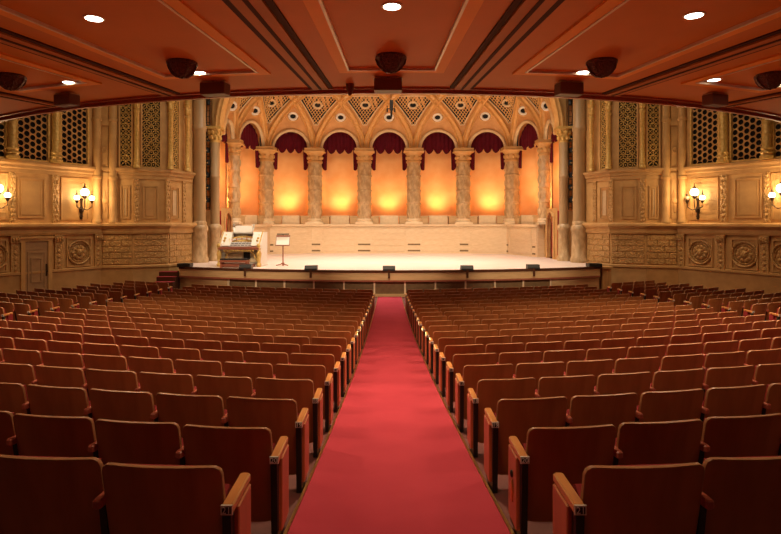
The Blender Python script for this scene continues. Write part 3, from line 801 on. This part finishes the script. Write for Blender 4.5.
# organ console
def organ():
    d = 26.0; x = (242.8 - 388) * d / F
    rt = thing('organ_console', 'white and gold theatre organ console with stacked keyboards on the stage', 'organ', (x, d, ZD), rz=math.radians(-5))
    def pt(nm, m, mats, lab=None, par=None): return part(par or rt, nm, m, mats, lab, local=True)
    m = MB()
    for sg in (-1, 1):                                   # cheeks
        m.wedge([(-.55, .08), (.6, .08), (.6, 1.5), (.1, 1.58), (-.25, 1.25), (-.55, .85)] if sg > 0 else [(-.55, .08), (.6, .08), (.6, 1.5), (.1, 1.58), (-.25, 1.25), (-.55, .85)], sg * .93 - .05, sg * .93 + .05)
    m.box(-.93, .93, .5, .6, .08, 1.52); m.box(-.98, .98, .05, .65, 1.5, 1.56, 0, .02)
    for sg in (-1, 1): m.wedge([(-.35, .95), (.2, 1.0), (.2, 1.5), (.05, 1.54)], min(sg * .50, sg * .93), max(sg * .50, sg * .93))
    pt('case', m, 'ivory')
    m = MB()
    for sg in (-1, 1):
        m.tube([(sg * .93, -.56, .86), (sg * .93, -.26, 1.27), (sg * .93, .09, 1.6), (sg * .93, .6, 1.52)], .03, 6)
        m.lathe([(.09, 0), (.12, .1), (.07, .2), (.10, .45), (.12, .6), (.06, .75), (.10, .84)], sg * .93, -.5, 12); m.ball((sg * .93, -.58, .95), .09, .07, .11, 8, 6)
        for k in range(3): m.ball((sg * .78, -.28 + k * .14, 1.18 + k * .11), .06, .04, .06, 7, 5)
        m.tube([(sg * .35, -.3, .72), (sg * .6, -.3, .6), (sg * .72, -.3, .35), (sg * .9, -.3, .12)], .035, 6)
    for k in range(12): m.ball((-.66 + k * .12, -.56, .74), .05, .04, .07, 6, 5)
    pt('gilt_trim', m, 'gold', 'gilded ornament')
    m = MB(); m.box(-.95, .95, -.62, -.1, .78, .90, 0, .02); pt('key_bed', m, 'redwood', 'red-brown key bed')
    for k in range(3):
        m = MB(); y = -.5 + k * .15; z = .92 + k * .075
        m.box(-.49, .49, y, y + .2, z, z + .035); mn = pt('manual', m, 'keys', 'white keys')
        m = MB()
        for j in range(19):
            if j % 7 in (2, 6): continue
            q = -.475 + j * .05; m.box(q + .03, q + .055, y + .09, y + .2, z + .035, z + .055)
        pt('sharps', m, 'black', 'black keys', mn)
    m = MB(); n = 14; vs = []
    for k in range(n + 1):
        a = pi * k / n; cx, cy = -.52 * math.cos(a), -.28 + .52 * math.sin(a)
        vs += [(cx, cy, 1.02 + .1 * math.sin(a)), (cx * 1.12, cy + .08, 1.26 + .12 * math.sin(a))]
    m.add(vs, [[2 * k, 2 * k + 2, 2 * k + 3, 2 * k + 1] for k in range(n)], 0, True); m.add([(a, b + .03, c) for a, b, c in vs], [[2 * k + 1, 2 * k + 3, 2 * k + 2, 2 * k] for k in range(n)], 0, True)
    st = pt('stop_rail', m, 'gold', 'curved gilt stop rail')
    m = MB()
    for k in range(26):
        a = pi * (.14 + .72 * k / 25); cx, cy = -.54 * math.cos(a), -.285 + .52 * math.sin(a); m.box(cx - .016, cx + .016, cy - .03, cy + .02, 1.12 + .1 * math.sin(a), 1.20 + .1 * math.sin(a), k % 5 == 0)
    pt('stop_tabs', m, ['ivory', 'coral'], 'row of stop tabs', st)
    m = MB(); m.wedge([(.02, 1.56), (.08, 1.56), (.2, 1.86), (.14, 1.86)], -.40, .40); pt('music_desk', m, 'ivory')
    m = MB()
    for sg in (-1, 1): m.tube([(sg * .42, .05, 1.56), (sg * .47, .1, 1.75), (sg * .50, .14, 1.92), (sg * .43, .15, 1.88)], .05, 7)
    pt('desk_scroll', m, 'ivory')
    m = MB(); m.box(-.9, .9, .15, .2, .1, .8, 0)
    pt('knee_panel', m, 'cream', 'cream knee panel')
    m = MB(); m.box(.0, .3, .1, .15, .3, .62); pt('swell_shoes', m, 'black', 'black swell shoes')
    m = MB(); m.box(-.7, .7, -.62, .1, .0, .12, 0, .02)
    for k in range(24): m.box(-.66 + k * .056, -.63 + k * .056, -.6, .1, .12, .16, 1)
    pt('pedalboard', m, ['redwood', 'keys'], 'red-brown pedalboard')
    m = MB(); m.box(-1.0, 1.0, -.3, .66, 0, .08, 0, .02); pt('plinth', m, 'ivory')
    # bench
    bx, by = x + .03 - .14, d - 1.02
    rb = thing('organ_bench', 'low red-brown bench in front of the white organ console', 'bench', (bx, by, ZD), rz=math.radians(-5))
    m = MB(); m.box(-.62, .62, -.16, .2, .34, .40, 0, .015); part(rb, 'bench_seat', m, 'black', 'black seat', True)
    m = MB(); m.box(-.64, .64, -.18, .22, .24, .34, 0, .01); part(rb, 'apron', m, 'redwood', None, True)
    for sg in (-1, 1):
        m = MB(); m.box(sg * .58 - .04, sg * .58 + .04, -.15, .2, 0, .24, 0, .01); part(rb, 'leg', m, 'redwood', None, True)
    m = MB(); m.box(-.54, .54, -.02, .03, .03, .2); part(rb, 'stretcher', m, 'redwood', None, True)
organ()
d = 26.1; x = (283 - 388) * d / F
rt = thing('music_stand', 'wooden music stand holding white pages right of the organ console', 'music stand', (x, d, ZD))
m = MB(); m.lathe([(.05, ZD), (.03, ZD + .1), (.028, ZD + 1.0)], x, d, 10); part(rt, 'pole', m, 'redwood')
for k in range(3):
    t = 2 * pi * k / 3 - .6
    m = MB(); m.tube([(x, d, ZD + .14), (x + .12 * math.cos(t), d + .12 * math.sin(t), ZD + .06), (x + .32 * math.cos(t), d + .32 * math.sin(t), ZD + .025)], .024, 6); part(rt, 'foot', m, 'redwood')
m = MB(); m.wedge([(d - .12, ZD + .96), (d + .08, ZD + 1.42), (d + .11, ZD + 1.41), (d - .07, ZD + .94)], x - .32, x + .32); m.box(x - .33, x + .33, d - .2, d - .1, ZD + .93, ZD + .96); tr = part(rt, 'desk', m, 'redwood')
m = MB(); m.wedge([(d - .135, ZD + .97), (d + .03, ZD + 1.33), (d + .035, ZD + 1.33), (d - .125, ZD + .97)], x - .30, x + .30); part(tr, 'sheet_music', m, 'paper', 'white pages')
m = MB(); m.tube([(x - .28, d + .02, ZD + 1.47), (x + .28, d + .02, ZD + 1.47)], .03, 6); m.tube([(x, d + .06, ZD + 1.40), (x, d + .02, ZD + 1.47)], .015, 5); part(tr, 'desk_lamp', m, 'steel', 'dark lamp bar')

# lighting towers at the stage sides and the hanging microphone rig
for sd in (-1, 1):
    T = Matrix() if sd < 0 else MIR; y = 29.5; x = -(388 - 208.2) * y / F
    rt = thing('lighting_ladder', 'black lighting ladder between the tall columns at the %s of the stage' % SIDE[sd], 'lighting rig', T @ Vector((x, y, 1.0)), 'stage side lighting ladders')
    m = MB(T)
    for dx in (-.09, .09): m.tube([(x + dx, y, .6), (x + dx, y, 8.4)], .028, 6)
    for k in range(26): m.tube([(x - .09, y, .7 + k * .3), (x + .09, y, .7 + k * .3)], .016, 5)
    part(rt, 'ladder', m, 'steel')
    for k, z in enumerate((1.1, 1.75, 2.4, 3.05, 3.7, 4.3, 4.9, 6.2)):
        m = MB(T); w = .17 if k < 7 else .12; sx = x + (.06 if k % 2 else -.02)
        m.lathe([(w * .55, z - .14), (w, z - .10), (w, z + .08), (w * .5, z + .16)], sx, y - .18, 10); m.box(sx - .03, sx + .03, y - .2, y - .02, z + .1, z + .16)
        h = part(rt, 'spotlight', m, 'steel')
        if k < 6:
            m = MB(T); m.lathe([(w * .5, z - .15), (w * .5, z - .142)], sx, y - .18, 10); m.ball((sx, y - .18 - w * .8, z - .02), .06, .05, .05, 7, 5); part(h, 'lens', m, 'brass', 'amber lens')
m = MB(); y = 25.5; x = (391 - 388) * y / F; zt = (221 - 97) * y / F + .2
rt = thing('microphone_rig', 'small dark microphone rig hanging above the middle of the stage front', 'microphone rig', (x, y, (221 - 117) * y / F))
z1, z0 = (221 - 100) * y / F, (221 - 117) * y / F
m.tube([(x, y, zt + 3.4), (x, y, z1)], .012, 5); part(rt, 'cable', m, 'steel')
m = MB(); m.box(x - .06, x + .10, y - .05, y + .05, z0 + .3, z1); m.tube([(x + .02, y, z0), (x + .02, y, z0 + .3)], .05, 7); part(rt, 'body', m, 'steel')
for sg in (-1, 1):
    m = MB(); m.tube([(x, y, z0 + .38), (x + sg * .17, y, z0 + .38), (x + sg * .17, y, z0 + .52)], .022, 6); m.tube([(x + sg * .17, y, z0 + .22), (x + sg * .17, y, z0 + .38)], .035, 7); part(rt, 'microphone', m, 'steel')

# ------------------------------------------------------------------ balcony soffit
SC = (X0, 31.5); RE = 19.12; ZF = 2.90
def sec_box(m, r0, r1, a0, a1, z0, z1, mi=0, n=None):
    n = n or max(1, int(abs(a1 - a0) / .03))
    vs = []
    for k in range(n + 1):
        a = a0 + (a1 - a0) * k / n; s_, c_ = math.sin(a), math.cos(a)
        for r in (r0, r1):
            for z in (z0, z1): vs.append((SC[0] + r * s_, SC[1] - r * c_, z))
    fs = [[0, 1, 3, 2], [4 * n + 2, 4 * n + 3, 4 * n + 1, 4 * n]]
    for k in range(n):
        b = 4 * k; e = b + 4
        fs += [[b, b + 2, e + 2, e], [b + 1, e + 1, e + 3, b + 3], [b, e, e + 1, b + 1], [b + 2, b + 3, e + 3, e + 2]]
    m.add(vs, fs, mi)
AM = .80; RB = 36.5
m = MB(); sec_box(m, RE, RB, -AM, AM, ZF, ZF + .5); struct('ceiling', m, 'soffit')
m = MB(); sec_box(m, RE, RE + .10, -AM, AM, 2.80, ZF); sec_box(m, RE - .06, RE + .02, -AM, AM, 2.86, 3.6); sec_box(m, RE + .2, RE + .26, -AM, AM, 2.86, ZF); trim(m, 'lip')
m = MB()
for k in range(-44, 45):
    a = k * .017; sec_box(m, RE - .075, RE - .05, a - .0035, a + .0035, 2.9, 2.96, 0, 1)
trim(m, 'gold')
BE = [.0787, .262, .445, .628]
for b in BE:
    for sg in (-1, 1):
        a = b * sg; m = MB()
        sec_box(m, RE + .3, RB, a - .0085, a + .0085, ZF - .05, ZF, 0, 1); trim(m, 'soffitd')
        m = MB()
        for da in (-.0112, .0112): sec_box(m, RE + .3, RB, a + da - .0022, a + da + .0022, ZF - .025, ZF, 0, 1)
        sec_box(m, RE + .3, RB, a - .0014, a + .0014, ZF - .062, ZF - .05, 0, 1)
        trim(m, 'beamline')
bays = [(-.0787, .0787)] + [(BE[i], BE[i + 1]) for i in range(3)] + [(-BE[i + 1], -BE[i]) for i in range(3)]
for a0, a1 in bays:
    ins = .036 if a0 != -.0787 else .030
    p0, p1 = a0 + ins, a1 - ins; w = .0095; r0 = RE + 1.55
    m = MB()
    for pa, pb in ((p0, p0 + w), (p1 - w, p1)): sec_box(m, r0, RB, pa, pb, ZF - .035, ZF, 0, 1)
    sec_box(m, r0, r0 + .2, p0 + w, p1 - w, ZF - .035, ZF); trim(m, 'soffitl')
    m = MB()
    for pa in (p0 + w, p1 - w): sec_box(m, r0 + .2, RB, pa - .0009, pa + .0009, ZF - .05, ZF - .0, 0, 1)
    sec_box(m, r0 + .2, r0 + .23, p0 + w, p1 - w, ZF - .05, ZF); trim(m, 'cream')
K = ZF / 2.8
def up(px, py, z=ZF):
    d = F * z / (221 - py); return ((px - 388) * d / F, d)
DL = [(94, 18, 'large downlight in the left half of the balcony ceiling'), (392, 6, 'downlight in the middle panel at the top edge of the picture'),
      (694, 15, 'large downlight in the right half of the balcony ceiling'), (200, 72.5, 'downlight just right of the left bowl lamp'),
      (583, 72, 'downlight just left of the right bowl lamp'), (69, 82, 'downlight above the second left ceiling speaker box'),
      (714, 79.5, 'downlight above the right ceiling speaker box'), (6, 86, 'downlight at the left edge of the picture'), (777, 83.5, 'downlight at the right edge of the picture')]
spots = []
for px, py, lab in DL:
    x, y = up(px, py)
    rt = thing('downlight', lab, 'downlight', (x, y, ZF), 'balcony ceiling downlights')
    m = MB(); m.lathe([(.115, ZF - .012), (.14, ZF - .012), (.145, ZF)], x, y, 24); part(rt, 'trim_ring', m, 'cream')
    m = MB(); m.lathe([(.115, ZF - .016), (.115, ZF - .011)], x, y, 24); part(rt, 'diffuser', m, 'lamp', 'lit disc')
    spots.append((x, y))
for px, py, lab in [(391, 52, 'dark lattice bowl lamp in the middle of the balcony ceiling'), (177, 58, 'dark lattice bowl lamp in the left half of the balcony ceiling'),
                    (607, 57, 'dark lattice bowl lamp in the right half of the balcony ceiling'), (2, 72, 'dark bowl lamp cut by the left picture edge'), (779, 71, 'dark bowl lamp cut by the right picture edge')]:
    x, y = up(px, py); y += .25
    rt = thing('ceiling_bowl_lamp', lab, 'ceiling lamp', (x, y, ZF - .42), 'dark bowl lamps')
    m = MB(); m.lathe([(.02, ZF - .275), (.10, ZF - .262), (.18, ZF - .20), (.235, ZF - .12), (.26, ZF - .05)], x, y, 24, flute=1, fd=.07); part(rt, 'bowl', m, 'iron')
    m = MB(); m.lathe([(.25, ZF - .06), (.275, ZF - .05), (.275, ZF - .02), (.26, ZF)], x, y, 24)
    for k in range(8):
        t = 2 * pi * k / 8
        m.tube([(x + r * math.cos(t), y + r * math.sin(t), z) for r, z in ((.03, ZF - .285), (.11, ZF - .27), (.19, ZF - .205), (.245, ZF - .125), (.268, ZF - .05))], .013, 5)
    part(rt, 'rim', m, 'iron'); m = MB(); m.ball((x, y, ZF - .28), .03, .03, .03, 8, 6); part(rt, 'finial', m, 'bronze')
for px, w, lab in [(70, .50, 'speaker box on the balcony lip at the far left'), (217, .55, 'speaker box on the balcony lip above the left stage columns'), (388, .56, 'speaker box on the balcony lip at the very centre'),
                   (567, .52, 'speaker box on the balcony lip above the right stage columns'), (712, .50, 'speaker box on the balcony lip at the far right')]:
    k = (px - 388) / F; y = 12.7
    for _ in range(20):
        x = k * y; y = SC[1] - math.sqrt((RE + 1.0) ** 2 - (x - X0) ** 2)
    al = math.atan2(x - X0, SC[1] - y)
    rt = thing('speaker_box', 'brown ' + lab, 'speaker', (x, y, ZF - .29), 'balcony lip speaker boxes', rz=al)
    m = MB(); m.box(-w / 2, w / 2, -.22, .06, .0, .24, 0, .012); part(rt, 'cabinet', m, 'boxbr', None, True)
    m = MB()
    for sg in (-1, 1): m.box(sg * w * .25 - w * .2, sg * w * .25 + w * .2, -.2, -.05, .262, .275)
    m.box(-w / 2 - .01, w / 2 + .01, -.2, .04, .24, .255); part(rt, 'bracket', m, 'bandw', 'pale bracket', True)
    m = MB(); m.box(-.05, .05, -.11, -.05, .25, .29); part(rt, 'mount', m, 'boxbr', None, True)
x, y = up(350, 84); m = MB(); m.lathe([(.02, ZF - .25), (.05, ZF - .2), (.09, ZF - .08), (.09, ZF)], x, y, 14)
rt = solo('ceiling_spotlight', m, 'boxbr', 'little cone spotlight near the balcony lip left of the centre box', 'spotlight', loc=(x, y, ZF - .25))

# ------------------------------------------------------------------ seats
SP = .602; BW = .562
def back_mesh(low=False):
    m = MB(); n = 14 if not low else 8; w = BW / 2; r = .040; th = .022; lean = .13; z0, z1 = .10, .735
    xs_ = []
    for k in range(n + 1):
        t = k / n; xs_.append(-w * math.cos(pi * t) if not low else -w + 2 * w * t)
    if low: xs_ = [-w, -w + .02, -w + r] + [-w + r + (BW - 2 * r) * k / 4 for k in range(1, 4)] + [w - r, w - .02, w]
    def zt(x):
        e = abs(x) - (w - r); return z1 - (r - math.sqrt(max(r * r - e * e, 0)) if e > 0 else 0)
    def zb(x):
        e = abs(x) - (w - .05); return z0 + (.05 - math.sqrt(max(.0025 - e * e, 0)) if e > 0 else 0)
    R = 5 if not low else 2
    def pt(x, t, f):
        z = zb(x) + (zt(x) - zb(x)) * t; y = lean * (z1 - z) / (z1 - z0) + .030 * (x / w) ** 2 - .010
        return (x, y + (th if f else 0), z)
    N = len(xs_)
    for f in (0, 1):
        vs = [pt(x, t / R, f) for t in range(R + 1) for x in xs_]
        fs = [[t * N + k, t * N + k + 1, (t + 1) * N + k + 1, (t + 1) * N + k] for t in range(R) for k in range(N - 1)]
        m.add(vs, fs if f == 0 else [q[::-1] for q in fs], 0, True)
    # rim, slightly proud of both faces
    path = [(xs_[0], t / R) for t in range(R + 1)] + [(x, 1) for x in xs_[1:]] + [(xs_[-1], 1 - t / R) for t in range(1, R + 1)]
    vs = []
    for x, t in path:
        a = Vector(pt(x, t, 0)); b = Vector(pt(x, t, 1)); c = Vector((0, 0, .43)); o = Vector((x, 0, a.z)) - Vector((0, 0, .43))
        o = Vector((o.x, 0, o.z)).normalized() * .004
        ii = -o * .7
        vs += [a + ii + Vector((0, -.0015, 0)), a + o * .4 + Vector((0, -.0015, 0)), a + o + Vector((0, .005, 0)), b + o - Vector((0, .003, 0)), b + ii * .8 + Vector((0, .0015, 0))]
    m.add(vs, [[5 * k + j, 5 * k + j + 1, 5 * k + 6 + j, 5 * k + 5 + j] for k in range(len(path) - 1) for j in range(4)], 1, False)
    return m
def cushion_mb():
    m = MB(); w = BW / 2 - .03
    m.wedge([(.035, .70), (.145, .18), (.20, .18), (.20, .30), (.085, .71)], -w, w, 0); return m
def seat_mb():
    m = MB(); w = BW / 2 - .035
    m.wedge([(.19, .20), (.30, .235), (.285, .52), (.23, .56), (.18, .52)], -w, w, 0); return m
def arm_mb(x, w):
    m = MB(); m.box(x - w / 2, x + w / 2, .01, .34, ARMH - .045, ARMH, 0, .008); return m
def std_mb(x):
    m = MB(); m.wedge([(.10, 0), (.34, 0), (.30, .06), (.24, .10), (.26, ARMH - .045), (.06, ARMH - .045), (.12, .10)], x - .016, x + .016); return m
def endp_mb(x, sd):
    m = MB(); m.box(x - .028, x + .028, .09, .32, .07, ARMH - .045, 0, .006); return m
def endsteel_mb(x):
    m = MB(); m.wedge([(.03, ARMH - .05), (.09, ARMH - .05), (.12, .06), (.36, .03), (.36, 0), (.06, 0)], x - .020, x + .020); return m
def plate_mb(x):
    m = MB(); m.box(x - .027, x + .027, .002, .011, ARMH - .043, ARMH + .001); return m
def inset_mb(x):
    m = MB(); m.box(x - .020, x + .020, -.0005, .0025, ARMH - .037, ARMH - .006); return m
LOC = (0, 0, 0)
def mk(name, mb, mats): return mesh_of(name, mb, [mats] if isinstance(mats, str) else mats, LOC)
ME = {'back': mk('backrest', back_mesh(), ['wood', 'edge']), 'cush': mk('back_cushion', cushion_mb(), 'red'), 'seat': mk('folding_seat', seat_mb(), 'red')}
for sd in (-1, 1):
    x = sd * SP / 2; ME['arm', sd] = mk('armrest', arm_mb(x, .042), 'armin'); ME['std', sd] = mk('standard', std_mb(x), 'steel')
    x = 0.0; ME['earm', sd] = mk('armrest', arm_mb(x, .054), 'arm'); ME['endp', sd] = mk('end_panel', endp_mb(x + sd * .006, sd), 'endp')
    ME['esteel', sd] = mk('standard', endsteel_mb(x - sd * .008), 'steel'); ME['plate', sd] = mk('number_plate', plate_mb(x), 'plate'); ME['inset', sd] = mk('plate_face', inset_mb(x), 'black')
DIG = {}
def digits(n):
    if n not in DIG:
        cu = bpy.data.curves.new('row_number', 'FONT'); cu.body = str(n); cu.size = .043; cu.align_x = 'CENTER'; cu.align_y = 'CENTER'; cu.extrude = .0005; cu.resolution_u = 3
        o = link(bpy.data.objects.new('row_number', cu)); bpy.context.view_layer.update()
        me = bpy.data.meshes.new_from_object(o); bpy.data.objects.remove(o); bpy.data.curves.remove(cu)
        me.transform(Matrix.Rotation(pi / 2, 4, 'X')); me.materials.clear(); me.materials.append(M['white']); DIG[n] = me
    return DIG[n]

WALLL = LINE[:5]
def inside(x, y, mar=.75):                               # keeps seats off the side walls and the stage
    ax = X0 - abs(x - X0)
    if abs(x - X0) < 10.4 and y > front(x) - 1.0: return False
    if abs(x - X0) >= 9.3 and y > 24.4 and abs(x - X0) < 10.6: return False
    for a, b in zip(WALLL[:-1], WALLL[1:]):
        u = (b - a).normalized(); nn = Vector((u.y, -u.x))
        if (Vector((ax, y)) - a).dot(nn) < mar: return False
    return True
cands = []; beyond = []
for k in range(0, 20):                                   # k = 0 is the row marked 21
    row = 21 - k; D = P * (k + 2.77)
    for sd in (-1, 1):
        for blk in (0, 1):
            x = (half(D) + .010 + (.025 if k == 0 else 0)) if blk == 0 else (8.55 + .035 * (19 - k) + .05); i = 0
            lim = (7.75 + .035 * (19 - k)) if blk == 0 else 20
            if blk == 1 and k < 4: continue
            while i < 24:
                a = X0 + sd * x; sl = .10 + x / 27.0; c_ = 1 / math.sqrt(1 + sl * sl)
                xc = x + SP / 2 * c_
                if xc + SP / 2 * c_ > lim: break
                wx = X0 + sd * xc; y = D + arc(wx); rz = sd * math.atan(.10 + xc / 27.0) * min(1, .45 + .3 * k)
                if blk == 1 and not inside(wx, y): break
                if blk == 1 and k < 4: break
                zt = fz(wx, y); dep = y
                px = 388 + F * wx / dep; hw = F * .3 / dep
                if -hw < px < 781 + hw: cands.append((dep, wx, y, zt, rz, row, sd, blk, i))
                elif -330 < px < 1110: beyond.append((dep, wx, y, zt, rz, row, sd, blk, i))
                x += SP * c_; i += 1
cands.sort(key=lambda c: c[0])
def sub(root, name, me):
    o = link(bpy.data.objects.new(name, me)); o.parent = root; return o
NIND = 300
blkn = {0: 'from the red aisle', 1: 'from the side aisle'}
for c in cands[:NIND]:
    dep, wx, y, zt, rz, row, sd, blk, i = c
    if blk == 0: lab = 'red-brown wooden theatre seat, %s from the red aisle in the %s block, row %d' % (ORD[i], SIDE[sd], row)
    else: lab = 'red-brown theatre seat, %s from the side aisle in the outer %s block, row %d' % (ORD[i], SIDE[sd], row)
    rt = link(bpy.data.objects.new('theatre_seat', None)); rt.location = (wx, y, zt); rt.rotation_euler.z = rz; rt.empty_display_size = .1
    rt['label'] = lab; rt['category'] = 'seat'; rt['group'] = 'theatre seats'
    sub(rt, 'backrest', ME['back']); sub(rt, 'folding_seat', ME['seat']); sub(rt, 'back_cushion', ME['cush'])
    sub(rt, 'armrest', ME['arm', sd]); sub(rt, 'standard', ME['std', sd])
    if i == 0:
        ar = sub(rt, 'armrest', ME['earm', -sd]); ends = [ar]; ar['label'] = 'orange wood aisle armrest'
        if blk == 0: ends.append(sub(rt, 'end_panel', ME['endp', -sd]))
        ends.append(sub(rt, 'standard', ME['esteel', -sd]))
        if blk == 0 or True:
            pl = sub(rt, 'number_plate', ME['plate', -sd]); ends.append(pl); pl['label'] = 'white-rimmed black plate reading %d' % row
            sub(pl, 'plate_face', ME['inset', -sd])
            dg = sub(pl, 'row_number', digits(row)); dg.location = (0, -.0012, ARMH - .0215)
        if blk == 0 and sd == 1 and row == 20:
            m = MB(); xx = -.037; m.ball((xx, .2, .38), .012, .022, .025, 8, 6); m.ball((xx, .2, .27), .010, .03, .075, 10, 8, 1)
            o = sub(rt, 'aisle_lamp', mk('aisle_lamp', m, ['steel', 'brass'])); ends.append(o); o['label'] = 'small black and brass fitting'
        for o in ends: o.location.x = -sd * (SP / 2 + .012); o.rotation_euler.z = -rz
# the remaining rows towards the stage, more than can be told one by one
mb = MB(); lowm = back_mesh(True); srcs = [(lowm, [0, 1]), (seat_mb(), [2])]
def inst(mb, src, mp, Mx):
    k = len(mb.v); mb.v += [tuple(Mx @ Vector(p)) for p in src.v]
    mb.f += [[q + k for q in f] for f in src.f]; mb.m += [mp[q] for q in src.m]; mb.s += src.s
for c in cands[NIND:] + beyond:
    dep, wx, y, zt, rz, row, sd, blk, i = c
    Mx = Matrix.Translation((wx, y, zt)) @ Matrix.Rotation(rz, 4, 'Z')
    for s_, mp in srcs: inst(mb, s_, mp, Mx)
    inst(mb, arm_mb(sd * SP / 2, .042), [3], Mx); inst(mb, std_mb(sd * SP / 2), [4], Mx)
    if i == 0:
        x = 0.0; Mx = Mx @ Matrix.Translation((-sd * (SP / 2 + .012), 0, 0)) @ Matrix.Rotation(-rz, 4, 'Z')
        inst(mb, arm_mb(x, .056), [5], Mx); inst(mb, endp_mb(x, sd), [6], Mx) if blk == 0 else None; inst(mb, plate_mb(x), [7], Mx); inst(mb, endsteel_mb(x + sd * .008), [4], Mx)
far = solo('theatre_seating', mb, ['wood', 'edge', 'red', 'armin', 'steel', 'arm', 'endp', 'plate'], 'far rows of small red-brown theatre seats in front of the stage and along the side walls', 'seating', 'theatre seats')
far['kind'] = 'stuff'

# ------------------------------------------------------------------ light
def light(kind, name, loc, power, color, target=None, **kw):
    l = bpy.data.lights.new(name, kind); l.energy = power; l.color = color
    for k, v in kw.items(): setattr(l, k, v)
    o = link(bpy.data.objects.new(name, l)); o.location = loc
    if target is not None:
        dv = Vector(target) - Vector(loc); o.rotation_euler = dv.to_track_quat('-Z', 'Y').to_euler()
    return o
WARM = (1, .70, .42); WARMER = (1, .56, .24)
for x, y in spots:
    light('SPOT', 'downlight_lamp', (x, y, ZF - .03), 1120, WARM, (x, y, -10), spot_size=math.radians(116), spot_blend=.8, shadow_soft_size=.11)
for x, y, pw in ((-9.5, 9.0, 400), (9.6, 9.0, 400), (-4.3, 2.9, 110), (.1, 2.9, 190), (4.4, 2.9, 110)):   # downlights of the same ceiling outside the frame
    light('SPOT', 'downlight_lamp', (x, y, ZF - .03), pw, WARM, (x, y, -10), spot_size=math.radians(128), spot_blend=.55, shadow_soft_size=.11)
for sd in (-1, 1):
    T = Matrix() if sd < 0 else MIR
    for px in (80.6, -6.0):
        p = T @ (fA @ Vector((sA(px), .62, 1.2)))
        light('POINT', 'lantern_light', p, 80, (1, .66, .32), shadow_soft_size=.2)
for li, p in enumerate(lamps):                                          # footlights hidden behind the parapets
    dv = (Vector((p.x, p.y)) - Vector((X0, 30.5))).normalized()
    light('POINT', 'niche_footlight', (p.x, p.y, p.z + 1.3), 22, (1, .42, .06), shadow_soft_size=.25)
    light('SPOT', 'niche_spotlight', (p.x - dv.x * .52, p.y - dv.y * .52, .40 if p.z < .5 else 1.2), 560 if li in (1, 7) else 360, (1, .69, .34), (p.x + dv.x * .58, p.y + dv.y * .58, 2.1 if p.z < .5 else 2.6), spot_size=math.radians(105), spot_blend=1, shadow_soft_size=.3)
light('AREA', 'stage_border_light', (X0, 27.0, 9.4), 950, (1, .86, .74), (X0, 28.6, -2), shape='RECTANGLE', size=13, size_y=1.5, spread=math.radians(95))
light('AREA', 'stage_front_light', (X0, 19.0, 9.8), 650, (1, .80, .56), (X0, 33, 1.5), shape='RECTANGLE', size=14, size_y=1.2)
for sd in (-1, 1):
    light('AREA', 'vault_bounce_fill', (X0 + sd * 6.6, 30.6, -.9), 120, (1, .70, .40), (X0 + sd * 1.0, 34.5, 7.5), shape='RECTANGLE', size=2, size_y=1)  # added fill standing in for light bouncing off the stage floor
light('AREA', 'house_light', (X0, 17.5, 11.5), 420, (1, .66, .36), (X0, 18.5, 0), shape='RECTANGLE', size=20, size_y=4, spread=math.radians(120))
for xx in (-6, 0, 6):                                      # added spots with no known fixture, brightening the stage front
    light('SPOT', 'added_stage_wash', (X0 + xx, 13.0 + xx * xx * .03, 4.0), 3000, (1, .80, .56), (X0 + xx * .9, 25.5, -1.3), spot_size=math.radians(32), spot_blend=.7, shadow_soft_size=.15)
for xx in (-6, -2, 2, 6):                                  # made-up lamps at the stage edge, added to brighten the balcony ceiling
    light('SPOT', 'added_soffit_fill', (X0 + xx, 23.6, -1.9), 520, (1, .66, .26), (X0 + xx * 1.3, 7.5, 2.9), spot_size=math.radians(75), spot_blend=.9, shadow_soft_size=.2)
w = bpy.data.worlds.new('World'); sc.world = w; w.use_nodes = True
w.node_tree.nodes['Background'].inputs[0].default_value = (1, .55, .3, 1); w.node_tree.nodes['Background'].inputs[1].default_value = .03

# ------------------------------------------------------------------ camera
cam = bpy.data.cameras.new('Camera'); co = link(bpy.data.objects.new('Camera', cam)); sc.camera = co
cam.sensor_width = 36; cam.lens = 36 * F / 781; cam.shift_x = 2.5 / 781; cam.shift_y = -46 / 781; cam.clip_end = 200
co.rotation_euler = (pi / 2, 0, 0)
for o in list(COL.objects):
    if o.parent is None: o.location.z += CZ
sc.view_settings.view_transform = 'Standard'; sc.view_settings.look = 'None'; sc.view_settings.gamma = 1; sc.view_settings.use_curve_mapping = False
sc.view_settings.exposure = 0
sc.cycles.max_bounces = 8; sc.cycles.diffuse_bounces = 4; sc.cycles.sample_clamp_indirect = 4
